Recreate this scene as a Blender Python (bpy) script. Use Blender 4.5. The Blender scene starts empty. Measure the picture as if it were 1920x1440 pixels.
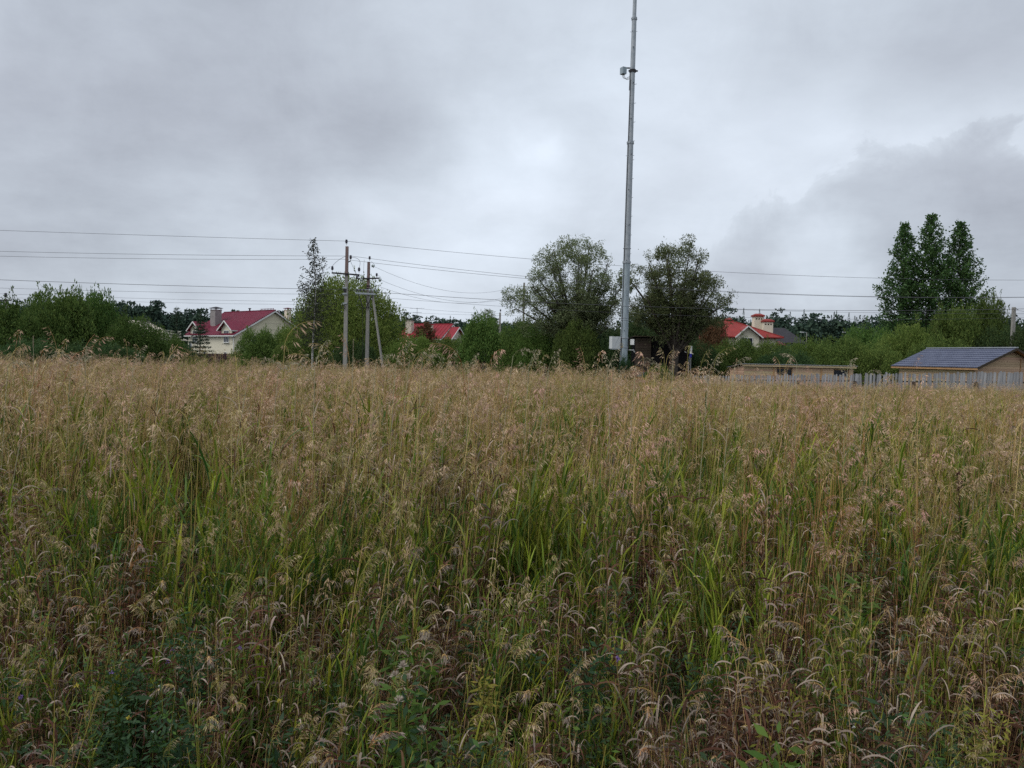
import bpy, math, random
import numpy as np
from mathutils import Matrix, Vector

random.seed(7)
rng = np.random.default_rng(7)
R = math.radians
sc = bpy.context.scene
col = sc.collection

# ------------------------------------------------------------------ camera
EYE = Vector((0, 0, 1.65))
FPX = 1423.0
PITCH, ROLL = R(2.0), R(1.2)
cam = bpy.data.cameras.new('camera')
cam_o = bpy.data.objects.new('camera', cam)
col.objects.link(cam_o)
CAMR = Matrix.Rotation(R(90) - PITCH, 3, 'X') @ Matrix.Rotation(ROLL, 3, 'Z')
cam_o.matrix_world = Matrix.Translation(EYE) @ CAMR.to_4x4()
cam.sensor_width = 36
cam.lens = 36 * FPX / 1920
cam.clip_start = 0.05
cam.clip_end = 6000
sc.camera = cam_o

# ------------------------------------------------------------------ light
SUN_EL, SUN_AZ = R(55), R(-116)          # azimuth clockwise from +Y: high, to the left
sun = bpy.data.lights.new('sun', 'SUN')
sun.energy = 1.5
sun.angle = R(40)
sun.color = (1.0, 0.97, 0.92)
sun_o = bpy.data.objects.new('sun', sun)
col.objects.link(sun_o)
to_sun = Vector((math.sin(SUN_AZ) * math.cos(SUN_EL), math.cos(SUN_AZ) * math.cos(SUN_EL), math.sin(SUN_EL)))
sun_o.rotation_euler = to_sun.to_track_quat('Z', 'Y').to_euler()
sun_o.location = (0, 0, 60)

vs = sc.view_settings
vs.view_transform = 'Standard'
vs.look = 'None'
vs.exposure = 0.2
vs.gamma = 1.0
vs.use_curve_mapping = False
sc.cycles.max_bounces = 4
sc.cycles.diffuse_bounces = 1
sc.cycles.glossy_bounces = 2
sc.cycles.transmission_bounces = 3
sc.cycles.transparent_max_bounces = 4
sc.cycles.use_denoising = False
sc.cycles.caustics_reflective = False
sc.cycles.caustics_refractive = False


def ray(px, py):
    return CAMR @ Vector(((px - 960) / FPX, -(py - 720) / FPX, -1))


def at(px, py, Y):
    d = ray(px, py)
    return EYE + d * (Y / d.y)


def ground_z(x, y):
    t = min(max((y - 36) / 14, 0), 1)
    return -0.6 * t * t * (3 - 2 * t)


def on_ground(px, Y):
    p = at(px, 670, Y)
    return Vector((p.x, p.y, ground_z(p.x, p.y)))


# ------------------------------------------------------------------ sky
world = bpy.data.worlds.new('World')
sc.world = world
world.use_nodes = True
wn, wl = world.node_tree.nodes, world.node_tree.links
wn.clear()


class NT:
    """small helper to wire shader nodes"""
    def __init__(self, tree):
        self.n, self.l = tree.nodes, tree.links

    def node(self, t, **kw):
        n = self.n.new(t)
        for k, v in kw.items():
            setattr(n, k, v)
        return n

    def put(self, sock, v):
        if hasattr(v, 'is_linked') or isinstance(v, bpy.types.NodeSocket):
            self.l.new(v, sock)
        else:
            sock.default_value = v

    def math(self, op, a, b=0.0, c=0.0, clamp=False):
        n = self.node('ShaderNodeMath', operation=op, use_clamp=clamp)
        self.put(n.inputs[0], a); self.put(n.inputs[1], b); self.put(n.inputs[2], c)
        return n.outputs[0]

    def vmath(self, op, a, b=(0, 0, 0)):
        n = self.node('ShaderNodeVectorMath', operation=op)
        self.put(n.inputs[0], a); self.put(n.inputs[1], b)
        return n.outputs['Value'] if op in ('DOT_PRODUCT', 'LENGTH', 'DISTANCE') else n.outputs['Vector']

    def smooth(self, x, a, b, lo=0.0, hi=1.0):
        n = self.node('ShaderNodeMapRange', interpolation_type='SMOOTHSTEP')
        self.put(n.inputs['Value'], x)
        n.inputs['From Min'].default_value = a; n.inputs['From Max'].default_value = b
        n.inputs['To Min'].default_value = lo; n.inputs['To Max'].default_value = hi
        return n.outputs['Result']

    def noise(self, vec, scale, detail=4, rough=0.5, dist=0.0, out='Fac'):
        n = self.node('ShaderNodeTexNoise')
        if vec is not None:
            self.l.new(vec, n.inputs['Vector'])
        n.inputs['Scale'].default_value = scale
        n.inputs['Detail'].default_value = detail
        n.inputs['Roughness'].default_value = rough
        n.inputs['Distortion'].default_value = dist
        return n.outputs[out]

    def mix(self, f, a, b, blend='MIX'):
        n = self.node('ShaderNodeMix', data_type='RGBA', blend_type=blend)
        self.put(n.inputs['Factor'], f)
        for s, v in ((n.inputs[6], a), (n.inputs[7], b)):
            self.put(s, (*v, 1) if isinstance(v, tuple) and len(v) == 3 else v)
        return n.outputs[2]


W = NT(world.node_tree)
direction = W.node('ShaderNodeTexCoord').outputs['Generated']
sep = W.node('ShaderNodeSeparateXYZ')
wl.new(direction, sep.inputs[0])
zc = W.math('ADD', W.math('MAXIMUM', sep.outputs['Z'], 0.0), 0.22)
comb = W.node('ShaderNodeCombineXYZ')
wl.new(W.math('DIVIDE', sep.outputs['X'], zc), comb.inputs[0])
wl.new(W.math('DIVIDE', sep.outputs['Y'], zc), comb.inputs[1])
deck = comb.outputs[0]                                  # the cloud deck seen from below
n_big = W.noise(deck, 0.55, 3, 0.52, 0.4)
n_mid = W.noise(deck, 1.7, 6, 0.60, 0.0)
warp = W.vmath('SUBTRACT', W.noise(direction, 3.2, 3, 0.55, 0.0, 'Color'), (0.5, 0.5, 0.5))
wscale = W.node('ShaderNodeVectorMath', operation='SCALE')
wl.new(warp, wscale.inputs[0]); wscale.inputs['Scale'].default_value = 0.26
bent = W.vmath('NORMALIZE', W.vmath('ADD', direction, wscale.outputs[0]))
warp2 = W.vmath('SUBTRACT', W.noise(direction, 7.0, 4, 0.6, 0.0, 'Color'), (0.5, 0.5, 0.5))
ws2 = W.node('ShaderNodeVectorMath', operation='SCALE')
wl.new(warp2, ws2.inputs[0]); ws2.inputs['Scale'].default_value = 0.13
bent2 = W.vmath('NORMALIZE', W.vmath('ADD', direction, ws2.outputs[0]))


def lobe(px, py, deg0, deg1, v=None):
    """1 inside deg0 of the direction, 0 outside deg1"""
    d = ray(px, py).normalized()
    dot = W.vmath('DOT_PRODUCT', v or bent, tuple(d))
    ang = W.math('ARCCOSINE', W.math('MINIMUM', dot, 1.0))
    return W.smooth(ang, R(deg0), R(deg1), 1.0, 0.0)


lum = W.math('ADD', 0.69, W.math('MULTIPLY', W.math('SUBTRACT', n_big, 0.5), 0.32))
lum = W.math('ADD', lum, W.math('MULTIPLY', W.math('SUBTRACT', n_mid, 0.5), 0.34))
for px, py, a0, a1, amt in (
        (400, 90, 2, 18, -0.15), (60, 300, 2, 14, -0.08), (1800, 0, 1, 10, -0.13), (1150, 190, 2, 14, 0.03),
        (1040, 300, 1, 9.0, 0.05), (860, 410, 2, 12, 0.15), (1250, 60, 2, 11, 0.05), (1500, 300, 2, 8, 0.05), (700, 300, 1, 7, -0.07), (70, 480, 2, 11, -0.05), (1300, 330, 2, 10, 0.09)):
    lum = W.math('ADD', lum, W.math('MULTIPLY', lobe(px, py, a0, a1), amt))
# the grey bank rising to the right, with ragged bright rim
yy_ = W.math('MAXIMUM', sep.outputs['Y'], 0.2)
cu, cw = W.math('DIVIDE', sep.outputs['X'], yy_), W.math('DIVIDE', sep.outputs['Z'], yy_)
fine = W.math('SUBTRACT', W.noise(direction, 8.0, 7, 0.64, 0.4), 0.5)
edge = W.math('MINIMUM', W.math('MULTIPLY_ADD', W.math('SUBTRACT', cu, 0.24), 0.66, 0.145), 0.285)
over = W.math('ADD', W.math('SUBTRACT', cw, edge), W.math('MULTIPLY', fine, 0.20))
front = W.math('MULTIPLY', W.smooth(sep.outputs['Y'], 0.25, 0.5), W.smooth(cu, 0.10, 0.42))
bank = W.math('MULTIPLY', W.smooth(over, -0.035, 0.012, 1.0, 0.0), front)
rim = W.math('MULTIPLY', W.math('MULTIPLY', W.smooth(over, 0.0, 0.012), W.smooth(over, 0.03, 0.16, 1.0, 0.0)), front)
lum = W.math('ADD', lum, W.math('MULTIPLY', rim, 0.07))
lum = W.math('ADD', lum, W.math('MULTIPLY', bank, -0.085))
lum = W.math('ADD', lum, W.math('MULTIPLY', lobe(1545, 480, 1.0, 4.6, bent2), 0.16))
lum = W.math('ADD', lum, W.math('MULTIPLY', lobe(520, 520, 0.5, 6.0, bent2), 0.07))
lum = W.math('ADD', lum, W.math('MULTIPLY', lobe(1000, 270, 0.0, 3.4, bent2), 0.12))
lum = W.math('ADD', lum, W.math('MULTIPLY', fine, 0.18))
tint = W.mix(W.smooth(lum, 0.40, 0.75), (0.91, 0.95, 1.10), (0.915, 0.985, 1.10))
tint = W.mix(W.math('MULTIPLY', W.noise(deck, 0.9, 3), 0.8), tint, (0.87, 0.99, 1.12))
comb2 = W.node('ShaderNodeCombineXYZ')
for i in range(3):
    wl.new(lum, comb2.inputs[i])
cloud = W.mix(1.0, comb2.outputs[0], tint, 'MULTIPLY')
nish = W.node('ShaderNodeTexSky', sky_type='NISHITA')
nish.sun_disc = False
nish.sun_elevation = SUN_EL
nish.sun_rotation = SUN_AZ
nish.dust_density = 3.0
clear = W.mix(1.0, nish.outputs[0], (0.1, 0.1, 0.1), 'MULTIPLY')
skycol = W.mix(0.93, clear, cloud)
bg = W.node('ShaderNodeBackground')
wl.new(skycol, bg.inputs['Color'])
bg.inputs['Strength'].default_value = 0.88
world.cycles.sampling_method = 'NONE'
wo = W.node('ShaderNodeOutputWorld')
wl.new(bg.outputs[0], wo.inputs['Surface'])

# ------------------------------------------------------------------ materials


def mat(name, c1, c2=None, src='noise', scale=4.0, rough=0.85, trans=0.0, bump=0.0, bscale=30.0, metal=0.0,
        c3=None, c3scale=0.4, c3lo=0.5, c3hi=0.7, spec=0.2, objvar=0.0, stretch=None, tint=None):
    m = bpy.data.materials.new(name)
    m.use_nodes = True
    m.node_tree.nodes.clear()
    T = NT(m.node_tree)
    geo = T.node('ShaderNodeNewGeometry')
    tc = T.node('ShaderNodeTexCoord')
    c = (*c1, 1)
    vec = tc.outputs['Object']
    if stretch:
        mp = T.node('ShaderNodeMapping')
        T.l.new(vec, mp.inputs['Vector'])
        mp.inputs['Scale'].default_value = stretch
        vec = mp.outputs[0]
    if c2 is not None:
        if src == 'island':
            f = geo.outputs['Random Per Island']
        elif src == 'object':
            f = T.node('ShaderNodeObjectInfo').outputs['Random']
        elif src == 'world':
            f = T.smooth(T.noise(geo.outputs['Position'], scale, 4), 0.35, 0.65)
        else:
            f = T.smooth(T.noise(vec, scale, 5, 0.6), 0.3, 0.7)
        c = T.mix(f, c1, c2)
    if c3 is not None:
        c = T.mix(T.smooth(T.noise(geo.outputs['Position'], c3scale, 3), c3lo, c3hi), c, c3)
    if objvar:
        r = T.node('ShaderNodeObjectInfo').outputs['Random']
        hsv = T.node('ShaderNodeHueSaturation')
        T.put(hsv.inputs['Color'], c)
        T.l.new(T.math('MULTIPLY_ADD', r, 2 * objvar, 1 - objvar), hsv.inputs['Value'])
        T.l.new(T.math('MULTIPLY_ADD', T.math('FRACT', T.math('MULTIPLY', r, 17.3)), 0.04, 0.48), hsv.inputs['Hue'])
        c = hsv.outputs[0]
    p = T.node('ShaderNodeBsdfPrincipled')
    T.put(p.inputs['Base Color'], c)
    p.inputs['Roughness'].default_value = rough
    p.inputs['Metallic'].default_value = metal
    p.inputs['Specular IOR Level'].default_value = spec
    if bump:
        b = T.node('ShaderNodeBump')
        b.inputs['Strength'].default_value = bump
        b.inputs['Distance'].default_value = 0.02
        T.l.new(T.noise(vec, bscale, 5, 0.6), b.inputs['Height'])
        T.l.new(b.outputs[0], p.inputs['Normal'])
    out = T.node('ShaderNodeOutputMaterial')
    sh = p.outputs[0]
    if trans:
        t = T.node('ShaderNodeBsdfTranslucent')
        T.put(t.inputs['Color'], c)
        mx = T.node('ShaderNodeMixShader')
        mx.inputs[0].default_value = trans
        T.l.new(sh, mx.inputs[1]); T.l.new(t.outputs[0], mx.inputs[2])
        sh = mx.outputs[0]
    T.l.new(sh, out.inputs['Surface'])
    return m


M = {}
M['soil'] = mat('soil', (0.022, 0.016, 0.010), (0.04, 0.032, 0.014), scale=3, bump=0.6, bscale=20,
                c3=(0.07, 0.09, 0.025), c3scale=0.06)
M['culm'] = mat('culm', (0.27, 0.16, 0.045), (0.62, 0.46, 0.20), 'island', objvar=0.22, rough=0.6, c3=(0.32, 0.145, 0.05), c3scale=0.7, c3lo=0.52, c3hi=0.68)
M['culm_green'] = mat('culm_green', (0.16, 0.175, 0.035), (0.32, 0.25, 0.06), 'island', objvar=0.18, rough=0.6)
M['panicle'] = mat('panicle', (0.36, 0.23, 0.13), (0.80, 0.62, 0.42), 'island', objvar=0.2, trans=0.25,
                   c3=(0.60, 0.38, 0.28), c3scale=0.25, c3lo=0.42, c3hi=0.66)
M['panicle_pale'] = mat('pale_panicle', (0.30, 0.26, 0.17), (0.50, 0.44, 0.31), 'island', trans=0.25)
M['culm_pale'] = mat('pale_culm', (0.34, 0.31, 0.18), (0.44, 0.40, 0.27), 'island', rough=0.6)
M['panicle_green'] = mat('panicle_green', (0.30, 0.215, 0.10), (0.54, 0.42, 0.25), 'island', objvar=0.18, trans=0.25)
M['dry_leaf'] = mat('dry_leaf', (0.20, 0.13, 0.085), (0.60, 0.48, 0.38), 'island', objvar=0.15, trans=0.3)
M['shaded_leaf'] = mat('shaded_dry_leaf', (0.07, 0.045, 0.03), (0.56, 0.45, 0.36), 'island', objvar=0.15, trans=0.3)  # dry leaf copy with a darkened end, low-grass shade put into the colour
M['red_leaf'] = mat('red_leaf', (0.065, 0.028, 0.018), (0.16, 0.082, 0.046), 'island', objvar=0.15, trans=0.3)
M['blade'] = mat('green_blade', (0.075, 0.135, 0.008), (0.36, 0.40, 0.04), 'island', objvar=0.22, trans=0.4, rough=0.5, spec=0.3)
M['blade_dark'] = mat('dark_green_blade', (0.045, 0.10, 0.016), (0.10, 0.16, 0.028), 'island', objvar=0.2, trans=0.35, rough=0.5)
M['herb'] = mat('herb_leaf', (0.022, 0.058, 0.022), (0.05, 0.10, 0.038), 'island', objvar=0.15, trans=0.35, rough=0.5)
M['herb_bright'] = mat('bright_herb_leaf', (0.055, 0.115, 0.018), (0.11, 0.175, 0.028), 'island', objvar=0.1, trans=0.35, rough=0.5)
M['herb_yellow'] = mat('yellow_herb_leaf', (0.17, 0.19, 0.03), (0.30, 0.25, 0.05), 'island', objvar=0.1, trans=0.35)
M['fluff'] = mat('seed_fluff', (0.46, 0.36, 0.28), (0.66, 0.58, 0.5), 'island', trans=0.3)
M['purple'] = mat('purple_petal', (0.22, 0.15, 0.42), (0.35, 0.22, 0.5), 'island', trans=0.3)
M['yellow'] = mat('yellow_petal', (0.62, 0.5, 0.04), (0.7, 0.6, 0.15), 'island', trans=0.3)
M['white_petal'] = mat('white_petal', (0.7, 0.7, 0.66), (0.8, 0.8, 0.76), 'island', trans=0.3)
M['dock'] = mat('dock_seed', (0.04, 0.012, 0.012), (0.08, 0.025, 0.02), 'island')
M['bark'] = mat('dark_bark', (0.045, 0.036, 0.028), (0.09, 0.075, 0.06), scale=8, bump=0.7)
M['birch_bark'] = mat('birch_bark', (0.62, 0.6, 0.56), (0.10, 0.09, 0.08), scale=3, stretch=(1, 1, 3))
M['willow_leaf'] = mat('willow_leaf', (0.10, 0.14, 0.058), (0.25, 0.285, 0.14), 'island', trans=0.4, rough=0.55)
M['willow_dark'] = mat('olive_willow_leaf', (0.070, 0.098, 0.038), (0.19, 0.21, 0.09), 'island', trans=0.4, rough=0.55)
M['poplar_leaf'] = mat('poplar_leaf', (0.036, 0.092, 0.030), (0.11, 0.19, 0.055), 'island', trans=0.35, rough=0.45)
M['birch_leaf'] = mat('birch_leaf', (0.03, 0.04, 0.026), (0.07, 0.075, 0.05), 'island', trans=0.2)
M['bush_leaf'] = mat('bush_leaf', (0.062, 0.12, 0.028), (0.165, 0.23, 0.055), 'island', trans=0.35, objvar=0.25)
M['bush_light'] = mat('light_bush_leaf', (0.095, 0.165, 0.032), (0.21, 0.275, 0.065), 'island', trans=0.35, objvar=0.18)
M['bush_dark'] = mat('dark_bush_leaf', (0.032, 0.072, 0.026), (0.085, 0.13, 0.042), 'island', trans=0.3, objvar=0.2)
M['bush_red'] = mat('red_bush_leaf', (0.10, 0.06, 0.03), (0.19, 0.10, 0.05), 'island', trans=0.3)
M['needle'] = mat('spruce_needle', (0.022, 0.05, 0.03), (0.05, 0.085, 0.042), 'island', trans=0.1)
M['forest'] = mat('forest_leaf', (0.022, 0.046, 0.034), (0.062, 0.098, 0.062), 'island', c3=(0.036, 0.062, 0.048), c3scale=0.05)
M['concrete'] = mat('pole_concrete', (0.36, 0.345, 0.31), (0.25, 0.235, 0.215), scale=6, bump=0.3, stretch=(3, 3, 0.5))
M['concrete_red'] = mat('stained_concrete', (0.25, 0.165, 0.15), (0.19, 0.14, 0.13), scale=6, bump=0.3, stretch=(3, 3, 0.5))
M['dark_steel'] = mat('dark_steel', (0.022, 0.022, 0.028), (0.05, 0.045, 0.045), scale=9, rough=0.6)
M['insulator'] = mat('insulator_glaze', (0.02, 0.016, 0.035), rough=0.3, spec=0.5)
M['glass_ins'] = mat('glass_insulator', (0.42, 0.48, 0.48), rough=0.2, spec=0.6)
M['wire'] = mat('wire_aluminium', (0.10, 0.10, 0.11), rough=0.6)
M['galv'] = mat('galvanised_steel', (0.36, 0.42, 0.45), (0.27, 0.32, 0.355), scale=5, rough=0.55, metal=0.25, spec=0.4,
                stretch=(2, 2, 0.6), bump=0.1)
M['galv_dark'] = mat('weathered_steel', (0.31, 0.345, 0.375), (0.42, 0.445, 0.47), scale=6, rough=0.5, metal=0.25)
M['cabinet'] = mat('cabinet_paint', (0.60, 0.62, 0.62), (0.52, 0.54, 0.545), scale=4, rough=0.5, spec=0.4)
M['white'] = mat('white_paint', (0.78, 0.78, 0.76), (0.70, 0.70, 0.67), scale=5, rough=0.6)
M['blue'] = mat('blue_paint', (0.03, 0.03, 0.28), rough=0.5)
M['cream'] = mat('cream_render', (0.76, 0.71, 0.56), (0.70, 0.655, 0.52), scale=1.2, rough=0.9, bump=0.1)
M['siding'] = mat('cream_siding', (0.70, 0.65, 0.48), (0.66, 0.61, 0.45), scale=1.2, rough=0.8)
M['maroon_roof'] = mat('maroon_roof', (0.19, 0.016, 0.042), (0.135, 0.013, 0.032), scale=1.1, rough=0.55, spec=0.3, stretch=(1, 3, 1))
M['red_roof'] = mat('red_roof', (0.28, 0.016, 0.028), (0.215, 0.014, 0.022), scale=1.1, rough=0.6, spec=0.3)
M['brick_red_roof'] = mat('brick_red_roof', (0.29, 0.036, 0.030), (0.22, 0.028, 0.024), scale=1.1, rough=0.6, spec=0.3)
M['dark_roof'] = mat('dark_roof', (0.03, 0.028, 0.034), (0.045, 0.042, 0.048), scale=2, rough=0.6)
M['blue_roof'] = mat('blue_grey_tile', (0.060, 0.070, 0.118), (0.092, 0.104, 0.160), scale=1.6, rough=0.40, spec=0.5)
M['pine'] = mat('new_pine_board', (0.62, 0.45, 0.295), (0.47, 0.325, 0.20), scale=2.2, rough=0.75, stretch=(0.5, 6, 8), objvar=0.14)
M['pine_dark'] = mat('pine_fascia', (0.50, 0.30, 0.15), (0.42, 0.245, 0.12), scale=3, rough=0.75)
M['grey_wood'] = mat('grey_picket', (0.34, 0.34, 0.35), (0.19, 0.19, 0.20), scale=2.2, rough=0.85, stretch=(6, 6, 0.8), objvar=0.25)
M['dark_wood'] = mat('dark_plank', (0.082, 0.064, 0.048), (0.058, 0.043, 0.033), scale=3, rough=0.9, stretch=(1, 1, 6), objvar=0.15)
M['maroon_fence'] = mat('maroon_sheet', (0.052, 0.014, 0.022), (0.042, 0.012, 0.018), scale=2, rough=0.5, spec=0.4)
M['chimney'] = mat('chimney_render', (0.32, 0.30, 0.29), (0.24, 0.225, 0.215), scale=2.0, rough=0.95, bump=0.3)
M['chimney_cream'] = mat('cream_chimney', (0.62, 0.55, 0.46), (0.56, 0.49, 0.40), scale=3, rough=0.9)
M['glass'] = mat('window_glass', (0.03, 0.035, 0.045), rough=0.08, spec=0.6)
M['black'] = mat('black_void', (0.012, 0.011, 0.012), rough=0.9)
M['car_red'] = mat('car_paint_dark_red', (0.10, 0.006, 0.010), rough=0.25, spec=0.6)
M['rubber'] = mat('tyre_rubber', (0.02, 0.02, 0.02), rough=0.9)

# ------------------------------------------------------------------ mesh helpers


class MB:
    def __init__(self):
        self.v, self.f, self.m = [], [], []

    def face(self, pts, m=0):
        i = len(self.v)
        self.v += [tuple(p) for p in pts]
        self.f.append(tuple(range(i, i + len(pts))))
        self.m.append(m)

    def box(self, c, s, m=0, rot=None):
        c = Vector(c)
        h = Vector(s) / 2
        i = len(self.v)
        for sx in (-1, 1):
            for sy in (-1, 1):
                for sz in (-1, 1):
                    p = Vector((sx * h.x, sy * h.y, sz * h.z))
                    if rot is not None:
                        p = rot @ p
                    self.v.append(tuple(c + p))
        for q in ((0, 1, 3, 2), (4, 6, 7, 5), (0, 4, 5, 1), (2, 3, 7, 6), (0, 2, 6, 4), (1, 5, 7, 3)):
            self.f.append(tuple(i + k for k in q))
            self.m.append(m)
        return self

    def bar(self, a, b, w, h=None, m=0):
        """square bar from a to b"""
        a, b = Vector(a), Vector(b)
        d = b - a
        q = d.to_track_quat('Z', 'Y').to_matrix()
        return self.box((a + b) / 2, (w, h or w, d.length), m, q)

    def tube(self, pts, rad, n=6, m=0, caps=True):
        pts = [Vector(p) for p in pts]
        if not hasattr(rad, '__len__'):
            rad = [rad] * len(pts)
        i0 = len(self.v)
        prev = None
        for k, p in enumerate(pts):
            d = (pts[min(k + 1, len(pts) - 1)] - pts[max(k - 1, 0)]).normalized()
            if prev is None:
                ax = Vector((1, 0, 0)) if abs(d.x) < 0.8 else Vector((0, 1, 0))
                prev = (ax - d * ax.dot(d)).normalized()
            else:
                prev = (prev - d * prev.dot(d)).normalized()
            s = d.cross(prev)
            for j in range(n):
                a = 2 * math.pi * j / n
                self.v.append(tuple(p + (prev * math.cos(a) + s * math.sin(a)) * rad[k]))
        for k in range(len(pts) - 1):
            for j in range(n):
                a, b = i0 + k * n + j, i0 + k * n + (j + 1) % n
                self.f.append((a, b, b + n, a + n))
                self.m.append(m)
        if caps and n > 2:
            self.f.append(tuple(i0 + j for j in reversed(range(n)))); self.m.append(m)
            e = i0 + (len(pts) - 1) * n
            self.f.append(tuple(e + j for j in range(n))); self.m.append(m)
        return self

    def ribbon(self, pts, wid, side, m=0):
        i0 = len(self.v)
        for p, w in zip(pts, wid):
            self.v.append((p[0] - side[0] * w, p[1] - side[1] * w, p[2] - side[2] * w))
            self.v.append((p[0] + side[0] * w, p[1] + side[1] * w, p[2] + side[2] * w))
        for k in range(len(pts) - 1):
            a = i0 + 2 * k
            self.f.append((a, a + 1, a + 3, a + 2)); self.m.append(m)

    def lathe(self, prof, c=(0, 0, 0), n=10, m=0):
        """prof: (radius, z)"""
        i0 = len(self.v)
        for r, z in prof:
            for j in range(n):
                a = 2 * math.pi * j / n
                self.v.append((c[0] + r * math.cos(a), c[1] + r * math.sin(a), c[2] + z))
        for k in range(len(prof) - 1):
            for j in range(n):
                a, b = i0 + k * n + j, i0 + k * n + (j + 1) % n
                self.f.append((a, b, b + n, a + n)); self.m.append(m)
        return self

    def mesh(self, name, mats, smooth=False):
        me = bpy.data.meshes.new(name)
        me.from_pydata(self.v, [], self.f)
        for x in (mats if isinstance(mats, (list, tuple)) else [mats]):
            me.materials.append(x)
        me.polygons.foreach_set('material_index', self.m)
        if smooth:
            me.polygons.foreach_set('use_smooth', [True] * len(self.f))
        me.update()
        return me

    def build(self, name, mats, parent=None, smooth=False, loc=None):
        return link(name, self.mesh(name, mats, smooth), parent, loc)


def link(name, data, parent=None, loc=None):
    o = bpy.data.objects.new(name, data)
    col.objects.link(o)
    if parent is not None:
        o.parent = parent
    if loc is not None:
        o.location = loc
    return o


def tag(o, label=None, cat=None, group=None, kind=None):
    for k, v in (('label', label), ('category', cat), ('group', group), ('kind', kind)):
        if v:
            o[k] = v
    return o


def thing(name, label, cat, loc=(0, 0, 0), rz=0.0, group=None):
    o = bpy.data.objects.new(name, None)
    col.objects.link(o)
    o.location = loc
    o.rotation_euler = (0, 0, rz)
    o.empty_display_size = 0.2
    return tag(o, label, cat, group)


def quads_mesh(name, verts, mats, midx=None):
    """verts (N,4,3) -> one mesh of N loose quads"""
    n = len(verts)
    me = bpy.data.meshes.new(name)
    me.vertices.add(n * 4)
    me.vertices.foreach_set('co', np.ascontiguousarray(verts, dtype=np.float32).ravel())
    me.loops.add(n * 4)
    me.loops.foreach_set('vertex_index', np.arange(n * 4, dtype=np.int32))
    me.polygons.add(n)
    me.polygons.foreach_set('loop_start', np.arange(0, n * 4, 4, dtype=np.int32))
    for x in (mats if isinstance(mats, (list, tuple)) else [mats]):
        me.materials.append(x)
    if midx is not None:
        me.polygons.foreach_set('material_index', np.asarray(midx, dtype=np.int32))
    me.update(calc_edges=True)
    return me


def unit(a):
    return a / np.maximum(np.linalg.norm(a, axis=-1, keepdims=True), 1e-9)


def leaf_quads(c, d, ln, wd, seed=0):
    """diamond leaves at c (N,3) pointing along d, length ln, width wd"""
    r = np.random.default_rng(seed)
    n = len(c)
    d = unit(d)
    s = unit(np.cross(d, unit(r.normal(size=(n, 3)))))
    ln = np.broadcast_to(np.asarray(ln, float), (n,))[:, None]
    wd = np.broadcast_to(np.asarray(wd, float), (n,))[:, None]
    mid = c + d * ln * 0.45
    return np.stack([c, mid + s * wd * 0.5, c + d * ln, mid - s * wd * 0.5], axis=1)


# ------------------------------------------------------------------ ground
gx = np.concatenate([-np.geomspace(2500, 70, 10), np.linspace(-60, 60, 41), np.geomspace(70, 2500, 10)])
gy = np.concatenate([[-400, -60, -20], np.linspace(-8, 60, 35), np.geomspace(64, 3500, 14)])
gv = [(x, y, ground_z(x, y) + 0.03 * math.sin(x * 1.7) * math.cos(y * 1.3)) for y in gy for x in gx]
gf = []
nx = len(gx)
for j in range(len(gy) - 1):
    for i in range(nx - 1):
        a = j * nx + i
        gf.append((a, a + 1, a + nx + 1, a + nx))
gm = bpy.data.meshes.new('ground')
gm.from_pydata(gv, [], gf)
gm.materials.append(M['soil'])
gm.polygons.foreach_set('use_smooth', [True] * len(gf))
tag(link('ground', gm), 'dark soil and litter under the meadow', kind='structure')

# ------------------------------------------------------------------ far wood


def conifer_quads(base, h, r, n, rs):
    t = rs.random(n) ** 0.75
    ang = rs.random(n) * 2 * np.pi
    lay = np.floor(t * 9) / 9
    rad = r * (1 - t) * (0.55 + 0.6 * (1 - (t * 9 % 1))) * (0.4 + 0.6 * rs.random(n))
    c = np.stack([base[0] + rad * np.cos(ang) * 0.4, base[1] + rad * np.sin(ang) * 0.4, base[2] + h * (0.06 + 0.94 * t)], 1)
    d = np.stack([np.cos(ang), np.sin(ang), -0.25 + 0.9 * t ** 3 + 0 * lay], 1)
    L = np.maximum(rad * 1.1, 0.25)
    return leaf_quads(c, d, L, np.maximum(L * 0.55, 0.22), int(rs.integers(1e6)))


def broad_quads(base, h, r, n, rs, leaf=0.7):
    k = 26
    cc = rs.normal(size=(k, 3)) * np.array([r * 0.45, r * 0.45, h * 0.17]) + np.array([0, 0, h * 0.66])
    w = rs.integers(k, size=n)
    c = cc[w] + unit(rs.normal(size=(n, 3))) * (r * 0.36) * (0.6 + 0.4 * rs.random((n, 1)))
    c[:, 2] = np.clip(c[:, 2], 0.3, h)
    c += np.array(base)
    return leaf_quads(c, rs.normal(size=(n, 3)) + np.array([0, 0, 0.3]), leaf * (0.6 + 0.8 * rs.random(n)), leaf * 0.7, int(rs.integers(1e6)))


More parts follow.
